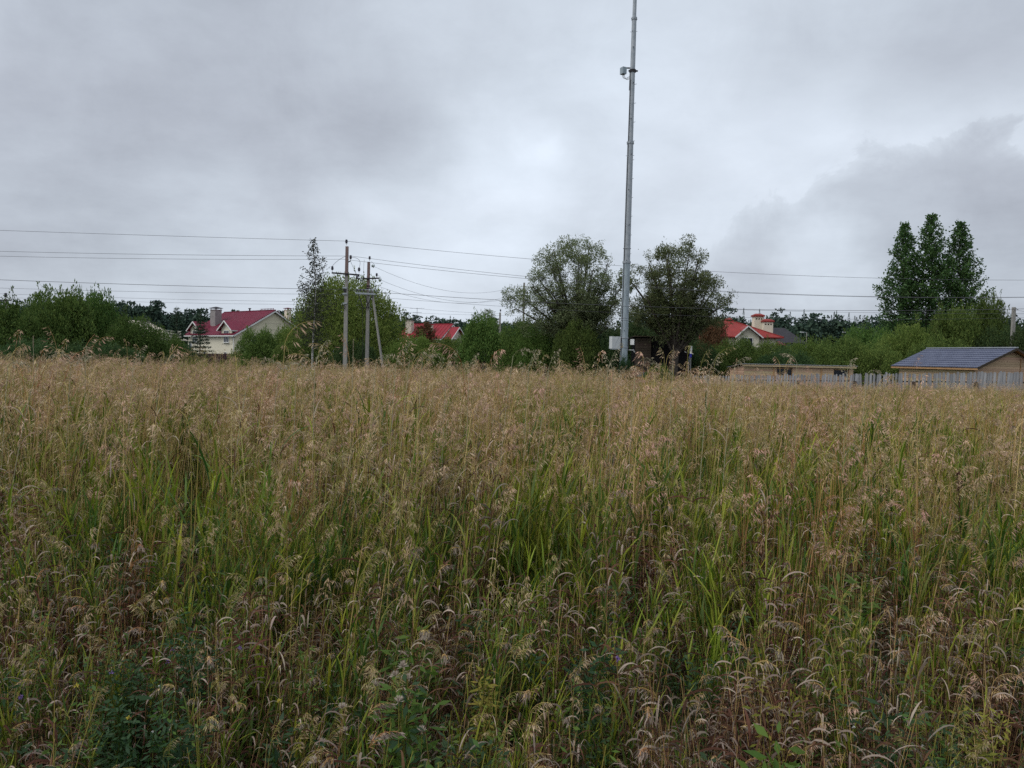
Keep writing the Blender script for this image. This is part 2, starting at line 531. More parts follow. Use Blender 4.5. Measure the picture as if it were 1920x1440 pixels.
rs = np.random.default_rng(11)
fq = []
for row, Y in enumerate((262, 276, 292)):
    x = -230.0
    while x < 290:
        px = 960 + x / Y * FPX
        top = 84 if px < 300 else (66 if 900 < px < 1180 else (92 if px > 1180 else 72))
        hh = top / FPX * Y * (0.78 + 0.30 * rs.random()) + 1.65 + 0.6
        b = (x, Y + rs.normal() * 4, -0.7)
        if px > 1130 and rs.random() < 0.6 or rs.random() < 0.35:
            fq.append(conifer_quads(b, hh * (0.94 + 0.12 * rs.random()), 4.2, 560, rs))
        else:
            fq.append(broad_quads(b, hh * 1.0, 4.4, 900, rs, 0.95))
        fq.append(broad_quads((x, Y - 3, -0.7), hh * 0.84, 4.2, 420, rs, 1.4))
        x += 2.4 + 1.4 * rs.random()
fo = link('forest', quads_mesh('forest', np.concatenate(fq), M['forest']))
tag(fo, 'far dark mixed wood along the horizon behind the houses', 'forest', kind='stuff')

# ------------------------------------------------------------------ tree and shrub builders


def bez(a, b, c, n):
    return [a * (1 - t) ** 2 + b * (2 * t * (1 - t)) + c * t * t for t in (k / (n - 1) for k in range(n))]


def v3(x):
    return Vector((float(x[0]), float(x[1]), float(x[2])))


def crown_tree(name, label, base, trunk_h, trunk_r, crowns, nl, nsub, ntw, nleaf, leaf, mleaf, seed, group=None, forks=1,
               upward=0.25, spread=0.16, lean=(0, 0), mbark=None, droop=0.0, fill=0, fclump=0.6):
    """crowns: list of (centre xyz, radii xyz) in local metres"""
    rs = np.random.default_rng(seed)
    root = thing(name, label, 'tree', base, group=group)
    mb = MB()
    pts_leaf, dir_leaf = [], []
    top = Vector((lean[0], lean[1], trunk_h))
    tp = bez(Vector((0, 0, -0.2)), Vector((lean[0] * 0.2, lean[1] * 0.2, trunk_h * 0.6)), top, 6)
    mb.tube(tp, [trunk_r * (1.25 - 0.4 * k / 5) for k in range(6)], 8)
    wts = np.array([c[1][0] * c[1][1] * c[1][2] for c in crowns]); wts = wts / wts.sum()
    for ci, (cc, cr) in enumerate(crowns):
        n_l = max(2, int(round(nl * wts[ci])))
        for i in range(n_l):
            ga = i * 2.39996 + rs.random() * 0.6 + ci
            zz = -0.55 + 1.5 * (i + 0.5) / n_l
            zz = min(zz, 0.97)
            rr = math.sqrt(max(0.0, 1 - zz * zz))
            e = 0.72 + 0.2 * rs.random()
            tgt = Vector((cc[0] + cr[0] * e * rr * math.cos(ga), cc[1] + cr[1] * e * rr * math.sin(ga), cc[2] + cr[2] * e * zz))
            k = tp[-1 if i % 3 == 0 else (-2 if i % 3 == 1 else -1)]
            st = k + Vector((rs.normal() * 0.05, rs.normal() * 0.05, 0))
            ctrl = Vector((st.x * 0.5 + tgt.x * 0.5, st.y * 0.5 + tgt.y * 0.5, st.z + (tgt.z - st.z) * (0.35 + 0.35 * rs.random()) + upward * cr[2] * 0.4))
            limb = bez(st, ctrl, tgt, 9)
            r0 = trunk_r * (0.30 + 0.25 * rs.random())
            mb.tube(limb, [r0 * (1 - 0.85 * q / 8) + 0.012 for q in range(9)], 5)
            for s in range(nsub):
                q = 0.28 + 0.72 * (s + rs.random()) / nsub
                kq = min(int(q * 8), 7)
                p = limb[kq].lerp(limb[kq + 1], q * 8 - kq)
                ld = (limb[kq + 1] - limb[kq]).normalized()
                dv = (ld * 0.5 + v3(unit(rs.normal(size=3))) * 0.95 + Vector((0, 0, upward))).normalized()
                L = (0.26 + 0.2 * rs.random()) * min(cr) * (1.15 - 0.45 * q)
                e2 = p + dv * L
                c2 = (p + e2) / 2 + Vector((0, 0, L * 0.12))
                sb = bez(p, c2, e2, 5)
                mb.tube(sb, [0.028 * (1 - 0.75 * u / 4) for u in range(5)], 3, caps=False)
                for w in range(ntw):
                    u = (w + rs.random()) / ntw
                    ku = min(int(u * 4), 3)
                    pp = sb[ku].lerp(sb[ku + 1], u * 4 - ku)
                    td = (dv * 0.6 + v3(unit(rs.normal(size=3))) + Vector((0, 0, upward * 0.8 - droop))).normalized()
                    TL = (0.3 + 0.45 * rs.random())
                    ep = pp + td * TL
                    mb.tube([pp, ep], [0.009, 0.004], 3, caps=False)
                    tt = rs.random((nleaf, 1))
                    base_p = np.array(pp) + tt * (np.array(ep) - np.array(pp)) + rs.normal(size=(nleaf, 3)) * spread
                    pts_leaf.append(base_p)
                    dir_leaf.append(np.array(td) * 0.7 + rs.normal(size=(nleaf, 3)) * 0.6 + np.array([0, 0, -droop]))
    for ci, (cc, cr) in enumerate(crowns):
        nc = int(round(fill * wts[ci] / wts.max() ** 0.3))
        for k in range(nc):
            dv = unit(rs.normal(size=3) + np.array([0, 0, 0.25]))
            e = 0.55 + 0.43 * rs.random() ** 0.6
            c = np.array(cc) + dv * np.array(cr) * e
            m = int(150 + 110 * rs.random())
            rad = fclump * (0.6 + 0.7 * rs.random())
            dd = unit(rs.normal(size=(m, 3)))
            pts_leaf.append(c + dd * (rad * (0.35 + 0.65 * rs.random((m, 1)) ** 0.5)) * np.array([1.15, 1.15, 0.8]))
            dir_leaf.append(dd * 0.5 + rs.normal(size=(m, 3)) * 0.5 + np.array([0, 0, -droop]))
    mb.build('trunk', mbark or M['bark'], root, True)
    P = np.concatenate(pts_leaf); D = np.concatenate(dir_leaf)
    q = leaf_quads(P, D, leaf[0] * (0.6 + 0.8 * rs.random(len(P))), leaf[1] * (0.6 + 0.8 * rs.random(len(P))), seed)
    link('crown', quads_mesh('crown', q, mleaf), root)
    return root


def spire_tree(name, label, base, h, z0, prof, nbr, leaf, mleaf, seed, rise=0.9, per=26, trunk_r=0.16, group=None, mbark=None,
               droop=0.0, spread=0.12, wob=0.12):
    """a central leader with ascending side branches; prof(t) = half width at height fraction t"""
    rs = np.random.default_rng(seed)
    root = thing(name, label, 'tree', base, group=group)
    mb = MB()
    tp = [Vector((wob * math.sin(k * 0.9 + seed), wob * math.cos(k * 1.3 + seed), -0.2 + (h * 0.99 + 0.2) * k / 9)) for k in range(10)]
    mb.tube(tp, [trunk_r * (1 - 0.92 * k / 9) + 0.01 for k in range(10)], 7)
    bb = MB() if mbark else mb
    P, D = [], []
    for i in range(nbr):
        t = (i + rs.random()) / nbr
        z = z0 + (h - z0) * t
        a = i * 2.39996 + rs.normal() * 0.4
        half = prof(t) * (0.72 + 0.5 * rs.random() if not mbark else 0.35 + 1.0 * rs.random())
        kz = min(max((z + 0.2) / (h * 0.99 + 0.2) * 9, 0), 8.99)
        st = tp[int(kz)].lerp(tp[int(kz) + 1], kz % 1)
        e = st + Vector((math.cos(a) * half, math.sin(a) * half, half * rise))
        e.z = min(e.z, h * 1.01 + rs.normal() * 0.1)
        c = st.lerp(e, 0.5) + Vector((0, 0, -half * 0.12))
        br = bez(st, c, e, 5)
        bb.tube(br, [(0.012 if mbark else 0.02) * (1 - 0.8 * u / 4) * (1 + half) + 0.003 for u in range(5)], 3, caps=False)
        n = max(4, int(per * (0.35 + half)))
        tt = (0.12 + 0.92 * rs.random(n) ** 0.7)
        k = np.clip((tt * 4).astype(int), 0, 3)
        arr = np.array([tuple(x) for x in br])
        pp = arr[k] + (arr[k + 1] - arr[k]) * (tt * 4 - k)[:, None] + rs.normal(size=(n, 3)) * spread * (0.5 + half * 0.3)
        P.append(pp)
        dd = np.array(tuple((e - st).normalized()))
        D.append(dd * 0.6 + rs.normal(size=(n, 3)) * 0.7 + np.array([0, 0, -droop]))
    mb.build('trunk', mbark or M['bark'], root, True)
    if mbark:
        bb.build('branch', M['bark'], root, True)
    P = np.concatenate(P); D = np.concatenate(D)
    q = leaf_quads(P, D, leaf[0] * (0.6 + 0.8 * rs.random(len(P))), leaf[1] * (0.6 + 0.8 * rs.random(len(P))), seed)
    link('crown', quads_mesh('crown', q, mleaf), root)
    return root


def spruce(name, label, base, h, r, seed, group=None):
    rs = np.random.default_rng(seed)
    root = thing(name, label, 'tree', base, group=group)
    mb = MB()
    mb.tube([(0, 0, -0.2), (0, 0, h * 0.5), (0, 0, h)], [0.10, 0.05, 0.008], 6)
    P, D, L = [], [], []
    z = h * 0.07
    while z < h * 0.985:
        t = z / h
        nb = 6 if t < 0.85 else 4
        half0 = r * (1 - t) ** 0.9 + 0.06
        a0 = rs.random() * 6.28
        for b in range(nb):
            a = a0 + b * 6.283 / nb + rs.normal() * 0.2
            half = half0 * (0.8 + 0.4 * rs.random())
            e = Vector((math.cos(a) * half, math.sin(a) * half, z - half * 0.12 + 0.9 * half * t ** 2))
            s = Vector((0, 0, z))
            mb.tube([s, e], [0.018, 0.005], 3, caps=False)
            n = int(26 * half / 0.6) + 6
            tt = 0.1 + 0.9 * rs.random((n, 1))
            P.append(np.array(s) + tt * np.array(e - s) + rs.normal(size=(n, 3)) * np.array([0.03, 0.03, 0.03]))
            side = rs.normal(size=(n, 3)) * 0.6 + np.array(tuple((e - s).normalized())) * 0.8
            side[:, 2] -= 0.25
            D.append(side)
        z += 0.26 + 0.10 * rs.random() if t < 0.8 else 0.34
    P = np.concatenate(P); D = np.concatenate(D)
    mb.build('trunk', M['bark'], root, True)
    q = leaf_quads(P, D, 0.20 * (0.6 + 0.8 * rs.random(len(P))), 0.055, seed)
    link('crown', quads_mesh('crown', q, M['needle']), root)
    return root


def shrub_meshes(seed, n, nclump, leaf, shoots):
    """foliage quads + stems for a unit bush: radius 1, height 1; leaf size relative"""
    rs = np.random.default_rng(seed)
    u = rs.random(nclump); a = rs.random(nclump) * 6.283
    zz = u ** 0.8
    rr = np.sqrt(np.maximum(0, 1 - (zz * 0.96) ** 2.2)) * (0.45 + 0.5 * rs.random(nclump) ** 0.5)
    cc = np.stack([rr * np.cos(a), rr * np.sin(a), 0.06 + zz * 0.80], 1)
    cr = 0.15 + 0.13 * rs.random(nclump)
    w = rs.integers(nclump, size=n)
    dd = unit(rs.normal(size=(n, 3)) + np.array([0, 0, 0.25]))
    P = cc[w] + dd * (cr[w] * (0.5 + 0.6 * rs.random(n) ** 0.6))[:, None]
    D = dd * 0.6 + rs.normal(size=(n, 3)) * 0.6 + np.array([0, 0, 0.2])
    mb = MB()
    for k in range(nclump):
        if k % 3 == 0:
            b = Vector((rs.normal() * 0.08, rs.normal() * 0.08, -0.03))
            e = v3(cc[k])
            mb.tube(bez(b, Vector((b.x * 0.5 + e.x * 0.35, b.y * 0.5 + e.y * 0.35, e.z * 0.6)), e, 5), [0.016, 0.013, 0.010, 0.007, 0.003], 4, caps=False)
    SP, SD = [], []
    for k in range(shoots):
        c = cc[rs.integers(nclump)]
        if c[2] < 0.45:
            continue
        L = 0.14 + 0.16 * rs.random()
        e = Vector((c[0] + rs.normal() * 0.05, c[1] + rs.normal() * 0.05, c[2] + 0.12 + L))
        mb.tube([v3(c), e], [0.004, 0.0015], 3, caps=False)
        m = 26
        tt = rs.random((m, 1))
        SP.append(c + tt * (np.array(e) - c) + rs.normal(size=(m, 3)) * 0.012)
        SD.append(rs.normal(size=(m, 3)) * 0.7 + np.array([0, 0, 0.5]))
    if SP:
        P = np.concatenate([P] + SP); D = np.concatenate([D] + SD)
    keep = P[:, 2] > 0.0
    P, D = P[keep], D[keep]
    q = leaf_quads(P, D, leaf * (0.6 + 0.8 * rs.random(len(P))), leaf * 0.5 * (0.7 + 0.6 * rs.random(len(P))), seed)
    return q, mb


SHRUB = {}
for key, seed, n, ncl, leaf, sh in (('a', 31, 24000, 74, 0.046, 22), ('b', 32, 24000, 62, 0.048, 40), ('c', 33, 20000, 80, 0.046, 8)):
    SHRUB[key] = shrub_meshes(seed, n, ncl, leaf, sh)
SHRUB_CACHE = {}


def shrub(label, px, Y, rpx, top, key='a', m='bush_leaf', seed=0, cat='bush', group=None, dy=None, name='shrub'):
    """bush centred on column px at depth Y, half width rpx and top row in photograph pixels"""
    b = on_ground(px, Y)
    r = rpx / FPX * Y
    h = at(px, top, Y).z - b.z
    root = thing(name, label, cat, b, rz=seed * 1.7, group=group)
    ck = (key, m)
    if ck not in SHRUB_CACHE:
        q, mb = SHRUB[key]
        SHRUB_CACHE[ck] = (quads_mesh('foliage', q, M[m]), mb.mesh('stem', M['bark']))
    fm, sm = SHRUB_CACHE[ck]
    root.scale = (r * 1.08, (dy or r) * 1.08, h / 1.0)
    link('foliage', fm, root)
    link('stem', sm, root)
    return root



def dome_tree(name, label, px, Y, rpx, top, m, seed, n=46000, ncl=150, leaf=0.030, shoots=26):
    """dense rounded tree leafy to the ground"""
    b = on_ground(px, Y)
    q, mb = shrub_meshes(seed, n, ncl, leaf, shoots)
    o = thing(name, label, 'tree', b)
    r, h = rpx / FPX * Y, at(px, top, Y).z - b.z
    o.scale = (r * 1.06, r * 1.06, h)
    link('crown', quads_mesh('crown', q, M[m]), o)
    mb.build('trunk', M['bark'], o)
    return o

# ------------------------------------------------------------------ houses


def rot_thing(o, ax, ay):
    """turn a thing so that its local +X runs along (ax, ay)"""
    o.rotation_euler = (0, 0, math.atan2(ay, ax))


def slab(mb, a, b, c, d, th, m=0):
    """roof plane a-b-c-d thickened downwards along its normal"""
    a, b, c, d = map(Vector, (a, b, c, d))
    n = (b - a).cross(d - a).normalized()
    if n.z < 0:
        n = -n
    lo = [p - n * th for p in (a, b, c, d)]
    hi = [a, b, c, d]
    mb.face(hi, m); mb.face(lo[::-1], m)
    for k in range(4):
        j = (k + 1) % 4
        mb.face([hi[k], lo[k], lo[j], hi[j]], m)


def window(parent, c, w, h, axis='x', bars=(1, 1), deep=0.08, out=-1, glass='glass', name='window'):
    """frame part with a glass sub-part, on a wall whose outside is -Y (axis x) or the given side of X (axis y)"""
    mb = MB()
    t = 0.07
    cx, cy, cz = c

    def bx(u, z, su, sz, off, dep):
        if axis == 'x':
            mb.box((cx + u, cy + out * off, cz + z), (su, dep, sz))
        else:
            mb.box((cx + out * off, cy + u, cz + z), (dep, su, sz))
    bx(-w / 2, 0, t, h + t, 0.03, 0.10); bx(w / 2, 0, t, h + t, 0.03, 0.10)
    bx(0, -h / 2, w - t, t, 0.03, 0.10); bx(0, h / 2, w - t, t, 0.03, 0.10)
    for k in range(bars[0]):
        bx(-w / 2 + w * (k + 1) / (bars[0] + 1), 0, 0.05, h - t, 0.03, 0.09)
    for k in range(bars[1]):
        bx(0, -h / 2 + h * (k + 1) / (bars[1] + 1), w - t, 0.035, 0.028, 0.085)
    bx(0, -h / 2 - 0.07, w + 0.2, 0.05, 0.07, 0.2)
    o = mb.build(name, M['white'], parent)
    g = MB()
    if axis == 'x':
        g.box((cx, cy + out * 0.012, cz), (w - 0.02, 0.02, h - 0.02))
    else:
        g.box((cx + out * 0.012, cy, cz), (0.02, w - 0.02, h - 0.02))
    g.build('pane', M[glass], o)
    return o


def chimney(parent, c, sx, sy, z0, z1, mwall, mcap, pots=0, name='chimney'):
    mb = MB()
    mb.box((c[0], c[1], (z0 + z1) / 2), (sx, sy, z1 - z0))
    mb.box((c[0], c[1], z1 + 0.04), (sx + 0.12, sy + 0.12, 0.10))
    o = mb.build(name, mwall, parent)
    cb = MB()
    for sxx in (-1, 1):
        for syy in (-1, 1):
            cb.box((c[0] + sxx * (sx / 2 - 0.08), c[1] + syy * (sy / 2 - 0.08), z1 + 0.18), (0.08, 0.08, 0.2))
    e = 0.16
    p = [(c[0] - sx / 2 - e, c[1] - sy / 2 - e), (c[0] + sx / 2 + e, c[1] - sy / 2 - e), (c[0] + sx / 2 + e, c[1] + sy / 2 + e), (c[0] - sx / 2 - e, c[1] + sy / 2 + e)]
    zb = z1 + 0.28
    lo = [(x, y, zb) for x, y in p]
    mid = [(x, y, zb + 0.06) for x, y in p]
    ap = (c[0], c[1], zb + 0.06 + 0.16 * max(sx, sy))
    cb.face(lo[::-1])
    for k in range(4):
        cb.face([lo[k], lo[(k + 1) % 4], mid[(k + 1) % 4], mid[k]])
        cb.face([mid[k], mid[(k + 1) % 4], ap])
    cb.build('cap', mcap, o)
    return o


def gable_house(name, label, corner, ax, L, Wd, ze, za, mwall, mroof, over=0.5, mgable=None):
    """corner = near front corner; local +X along the eave wall away from the near gable, local +Y across (to the gable's far side).
    The near gable is at x = 0."""
    root = thing(name, label, 'house', corner)
    rot_thing(root, ax[0], ax[1])
    g = -corner[2] * 0
    ze -= corner[2]; za -= corner[2]
    # walls: four separate boxes-with-gables joined as one shell
    mb = MB()
    a = [(0, 0), (L, 0), (L, -Wd), (0, -Wd)]
    mb.face([(0, 0, -0.3), (0, 0, ze), (L, 0, ze), (L, 0, -0.3)])
    mb.face([(0, -Wd, -0.3), (L, -Wd, -0.3), (L, -Wd, ze), (0, -Wd, ze)])
    for x in (0, L):
        mb.face([(x, 0, -0.3), (x, -Wd, -0.3), (x, -Wd, ze), (x, -Wd / 2, za), (x, 0, ze)], 1)
    mb.build('wall', [mwall, mgable or mwall], root)
    sl = (za - ze) / (Wd / 2)
    rb = MB()
    zo = ze - over * sl
    up = 0.16
    slab(rb, (-over, over, zo + up), (L + over, over, zo + up), (L + over, -Wd / 2, za + up), (-over, -Wd / 2, za + up), 0.12)
    slab(rb, (-over, -Wd - over, zo + up), (L + over, -Wd - over, zo + up), (L + over, -Wd / 2, za + up), (-over, -Wd / 2, za + up), 0.12)
    # standing ribs of the sheet roof
    n = int(L / 0.55)
    for k in range(n + 1):
        x = -over + (L + 2 * over) * k / n
        rb.bar((x, over, zo + up + 0.02), (x, -Wd / 2, za + up + 0.02), 0.035, 0.05)
    rb.bar((-over - 0.01, -Wd / 2, za + up + 0.03), (L + over + 0.01, -Wd / 2, za + up + 0.03), 0.22, 0.08)
    roof = rb.build('roof', mroof, root)
    fb = MB()
    for (y0, y1, z0, z1) in ((over, -Wd / 2, zo, za), (-Wd - over, -Wd / 2, zo, za)):
        fb.bar((-over - 0.02, y0, z0 - 0.06), (-over - 0.02, y1, z1 - 0.06), 0.05, 0.20)
    fb.bar((-over, over + 0.03, zo - 0.02), (L + over, over + 0.03, zo - 0.02), 0.10, 0.16)
    fb.build('fascia', M['white'], root)
    return root, roof, ze, za


# left house: cream walls, maroon sheet roof
th = R(40)
C0 = at(440, 660, 112); C0.z = -0.6
LH, roofL, ze, za = gable_house('house', 'cream house with maroon sheet roof, dormers and a wide grey chimney', C0,
                                (-math.cos(th), math.sin(th)), 14.0, 12.9, 4.25, 8.0, M['cream'], M['maroon_roof'], 0.45, M['siding'])


def dormer(parent, s, w, ze_d, za_d, zwall, mwall, mroof, back, win):
    """gabled wall dormer on the eave wall (local Y = 0 plane, outside is +Y)"""
    mb = MB()
    y = 0.06
    mb.face([(s - w / 2, y, zwall), (s + w / 2, y, zwall), (s + w / 2, y, ze_d), (s, y, za_d), (s - w / 2, y, ze_d)][::-1])
    for sx in (-1, 1):
        mb.face([(s + sx * w / 2, y, zwall), (s + sx * w / 2, -back, zwall), (s + sx * w / 2, -back, ze_d), (s + sx * w / 2, y, ze_d)])
    o = mb.build('dormer', mwall, parent)
    rb = MB()
    ov = 0.55
    k = (za_d - ze_d) / (w / 2)
    for sx in (-1, 1):
        slab(rb, (s + sx * (w / 2 + ov), 0.5, ze_d - ov * k + 0.12), (s + sx * (w / 2 + ov), -back, ze_d - ov * k + 0.12),
             (s, -back, za_d + 0.12), (s, 0.5, za_d + 0.12), 0.1)
    rb.build('dormer_roof', mroof, o)
    fb = MB()
    for sx in (-1, 1):
        fb.bar((s + sx * (w / 2 + ov), 0.53, ze_d - ov * k + 0.03), (s, 0.53, za_d + 0.03), 0.05, 0.17)
        fb.bar((s + sx * (w / 2 + ov - 0.02), 0.5, ze_d - ov * k + 0.02), (s + sx * (w / 2 + ov - 0.02), -back * 0.5, ze_d - ov * k + 0.02), 0.08, 0.14)
    fb.build('bargeboard', M['white'], o)
    return o


for s in (2.2, 11.6):
    d = dormer(LH, s, 3.0, 5.1 + 0.6, 6.15 + 0.6, 3.4, M['cream'], M['maroon_roof'], 3.6, None)
    window(LH, (s, 0.06, 4.5), 1.4, 1.75, 'x', (1, 1), out=1)
for s in (2.6, 8.6):
    window(LH, (s, 0.0, 1.75), 0.7, 0.8, 'x', (0, 0), out=1)
window(LH, (0.0, -4.0, 3.9), 2.6, 1.4, 'y', (1, 0), out=-1)
window(LH, (13.2, 0.0, 2.9), 0.9, 1.6, 'x', (0, 1), out=1)
chimney(LH, (10.2, -2.6), 1.5, 1.1, 5.2, 8.75, M['chimney'], M['dark_roof'])
chimney(LH, (2.2, -10.4), 0.75, 0.75, 5.0, 9.0, M['cream'], M['maroon_roof'])
mb = MB()
mb.lathe([(0.0, 0.0), (0.12, 0.0), (0.12, 0.35), (0.26, 0.40), (0.26, 0.46), (0.0, 0.52)], (6.8, -6.45, za + 0.15), 8)
mb.build('roof_vent', M['dark_roof'], LH)
for k in range(9):
    x = 0.1 + k * 0.42
    mb = MB()
    mb.box((x, -6.45, za + 0.26), (0.05, 0.05, 0.2)); mb.box((x + 0.02, -6.45, za + 0.40), (0.16, 0.1, 0.09))
    mb.build('ridge_ornament', M['maroon_roof'], LH)
mb = MB()
mb.tube([(0.12, 0.14, 4.2), (0.12, 0.14, -0.2)], 0.06, 6)
mb.tube([(0.12, 0.42, 4.55), (0.12, 0.14, 4.15)], 0.06, 6)
mb.build('downpipe', M['white'], LH)
for k in range(3):
    mb = MB()
    mb.box((-0.012, -6.45, 4.9 + k * 0.9 - 0.6 + 0.6), (0.02, 11.0 - 3.0 * (k + 0.6), 0.035))
    mb.build('siding_joint', M['chimney_cream'], LH)

# maroon sheet fence before the left house
root = thing('sheet_fence', 'low maroon corrugated sheet fence below the cream house', 'fence', at(330, 670, 99) * Vector((1, 1, 0)) if False else Vector((at(330, 670, 100).x, 100, -0.6)))
pl = None
for k in range(8):
    if pl is None:
        mb = MB()
        for q in range(12):
            x0 = q * 0.2
            mb.box((x0 + 0.05, 0, 1.0), (0.10, 0.02, 1.9)); mb.box((x0 + 0.15, 0.03, 1.0), (0.10, 0.02, 1.9))
        pl = mb.mesh('panel', M['maroon_fence'])
        pm = MB().box((0, 0.08, 1.0), (0.08, 0.08, 2.1)).mesh('post', M['dark_steel'])
    link('panel', pl, root, (k * 2.42, 0, 0))
    link('post', pm, root, (k * 2.42 - 0.01, 0, 0))

# middle house: bright red roof, two chimneys, nested gables
th = R(22)
C1 = at(824, 660, 125); C1.z = -0.6
MH, roofM, ze, za = gable_house('house', 'small house with bright red roof and two pale chimneys behind the shrubs', C1,
                                (-math.cos(th), math.sin(th)), 7.4, 7.8, 4.65, 6.95, M['chimney_cream'], M['red_roof'], 0.5)
mb = MB()
zq = 5.25
mb.face([(-1.6, -0.6, zq), (-1.6, -5.6, zq), (-1.6, -3.1, zq + 1.75)])
mb.face([(-1.6, -0.6, -0.2), (-1.6, -5.6, -0.2), (-1.6, -5.6, zq), (-1.6, -0.6, zq)])
mb.face([(-1.6, -0.6, -0.2), (-1.6, -0.6, zq), (0, -0.6, zq), (0, -0.6, -0.2)])
mb.face([(-1.6, -5.6, -0.2), (0, -5.6, -0.2), (0, -5.6, zq), (-1.6, -5.6, zq)])
pw = mb.build('porch', M['chimney_cream'], MH)
rb = MB()
for y0 in (-0.1, -6.1):
    slab(rb, (-2.1, y0, zq - 0.2), (0.3, y0, zq - 0.2), (0.3, -3.1, zq + 1.9), (-2.1, -3.1, zq + 1.9), 0.1)
rb.build('porch_roof', M['red_roof'], pw)
fb = MB()
for y0 in (-0.1, -6.1):
    fb.bar((-2.13, y0, zq - 0.3), (-2.13, -3.1, zq + 1.8), 0.05, 0.16)
fb.box((-1.7, -3.1, zq - 0.1), (0.2, 5.4, 0.16))
fb.build('bargeboard', M['white'], pw)
chimney(MH, (6.4, -1.3), 1.1, 0.9, 3.9, 8.0, M['chimney_cream'], M['dark_roof'])
chimney(MH, (2.5, -1.4), 0.75, 0.7, 4.4, 7.3, M['chimney_cream'], M['dark_roof'])
ant = MB()
ant.tube([(5.2, -1.6, 6.0), (5.2, -1.6, 10.3)], 0.03, 5)
for z, w in ((10.2, 1.3), (9.5, 0.8), (8.8, 0.7)):
    ant.bar((5.2 - w, -1.6, z), (5.2 + w, -1.6, z), 0.03)
    for q in range(7):
        u = -w + 2 * w * q / 6
        ant.bar((5.2 + u, -1.6 - 0.22, z + 0.02), (5.2 + u, -1.6 + 0.22, z + 0.02), 0.018)
ant.build('antenna', M['wire'], MH)

# right house: hipped red roof with a front gable and two cream chimney towers
base = at(1400, 660, 105); base.z = -0.6
RH = thing('house', 'cream house with hipped red roof, front gable and two capped chimney towers', 'house', base)


def X(px, Y=105):
    return at(px, 640, Y).x - base.x


def Z(py, px, Y=105):
    return at(px, py, Y).z - base.z


x0, x1, y0, y1 = X(1336), X(1467), -0.6, 9.4
xw0, xw1 = x0 + 0.7, X(1455)
zE, zR = Z(632, 1430), Z(597, 1380)
mb = MB()
mb.box(((xw0 + xw1) / 2, 4.4, zE / 2 - 0.15), (xw1 - xw0, 8.6, zE - 0.1))
mb.build('wall', M['cream'], RH)
ra, rbp = (X(1358) + 0.2, 3.8, zR - 0.15), (X(1381), 3.8, zR)
mb = MB()
c = [(x0, y0, zE), (x1, y0, zE), (x1, y1, zE), (x0, y1, zE)]
mb.face([c[0], c[1], rbp, ra]); mb.face([c[1], c[2], rbp]); mb.face([c[2], c[3], ra, rbp]); mb.face([c[3], c[0], ra])
lo = [(p[0], p[1], p[2] - 0.14) for p in c]
for k in range(4):
    mb.face([c[k], lo[k], lo[(k + 1) % 4], c[(k + 1) % 4]])
mb.face(lo)
for p, q in ((c[0], ra), (c[1], rbp), (ra, rbp), (c[2], rbp)):
    mb.bar((p[0], p[1], p[2] + 0.03), (q[0], q[1], q[2] + 0.03), 0.16, 0.08)
hip = mb.build('roof', M['brick_red_roof'], RH)
mb = MB()
mb.lathe([(0.0, 0), (0.55, 0), (0.4, 0.18), (0.0, 0.3)], (X(1380), 3.8, zR), 8)
mb.build('roof_cap', M['brick_red_roof'], hip)
gx0, gx1, gxa = X(1372), X(1424), X(1396)
zg0, zga = Z(632, 1400), Z(611, 1396)
mb = MB()
mb.face([(gx0 + 0.4, -1.1, -0.2), (gx1 - 0.4, -1.1, -0.2), (gx1 - 0.4, -1.1, zg0), (gxa, -1.1, zga - 0.1), (gx0 + 0.4, -1.1, zg0)])
mb.face([(gx1 - 0.4, -1.1, -0.2), (gx1 - 0.4, 0.4, -0.2), (gx1 - 0.4, 0.4, zg0), (gx1 - 0.4, -1.1, zg0)])
mb.face([(gx0 + 0.4, -1.1, -0.2), (gx0 + 0.4, -1.1, zg0), (gx0 + 0.4, 0.4, zg0), (gx0 + 0.4, 0.4, -0.2)])
fg = mb.build('front_gable', M['cream'], RH)
rb = MB()
for gx_ in (gx0, gx1):
    slab(rb, (gx_, -1.6, zg0 - 0.05), (gx_, 3.2, zg0 - 0.05), (gxa, 3.2, zga), (gxa, -1.6, zga), 0.1)
rb.build('gable_roof', M['brick_red_roof'], fg)
fb = MB()
for gx_ in (gx0, gx1):
    fb.bar((gx_, -1.63, zg0 - 0.14), (gxa, -1.63, zga - 0.09), 0.05, 0.16)
fb.build('bargeboard', M['white'], fg)
window(RH, (gxa, -1.1, zg0 - 0.7), 1.5, 1.1, 'x', (1, 0))


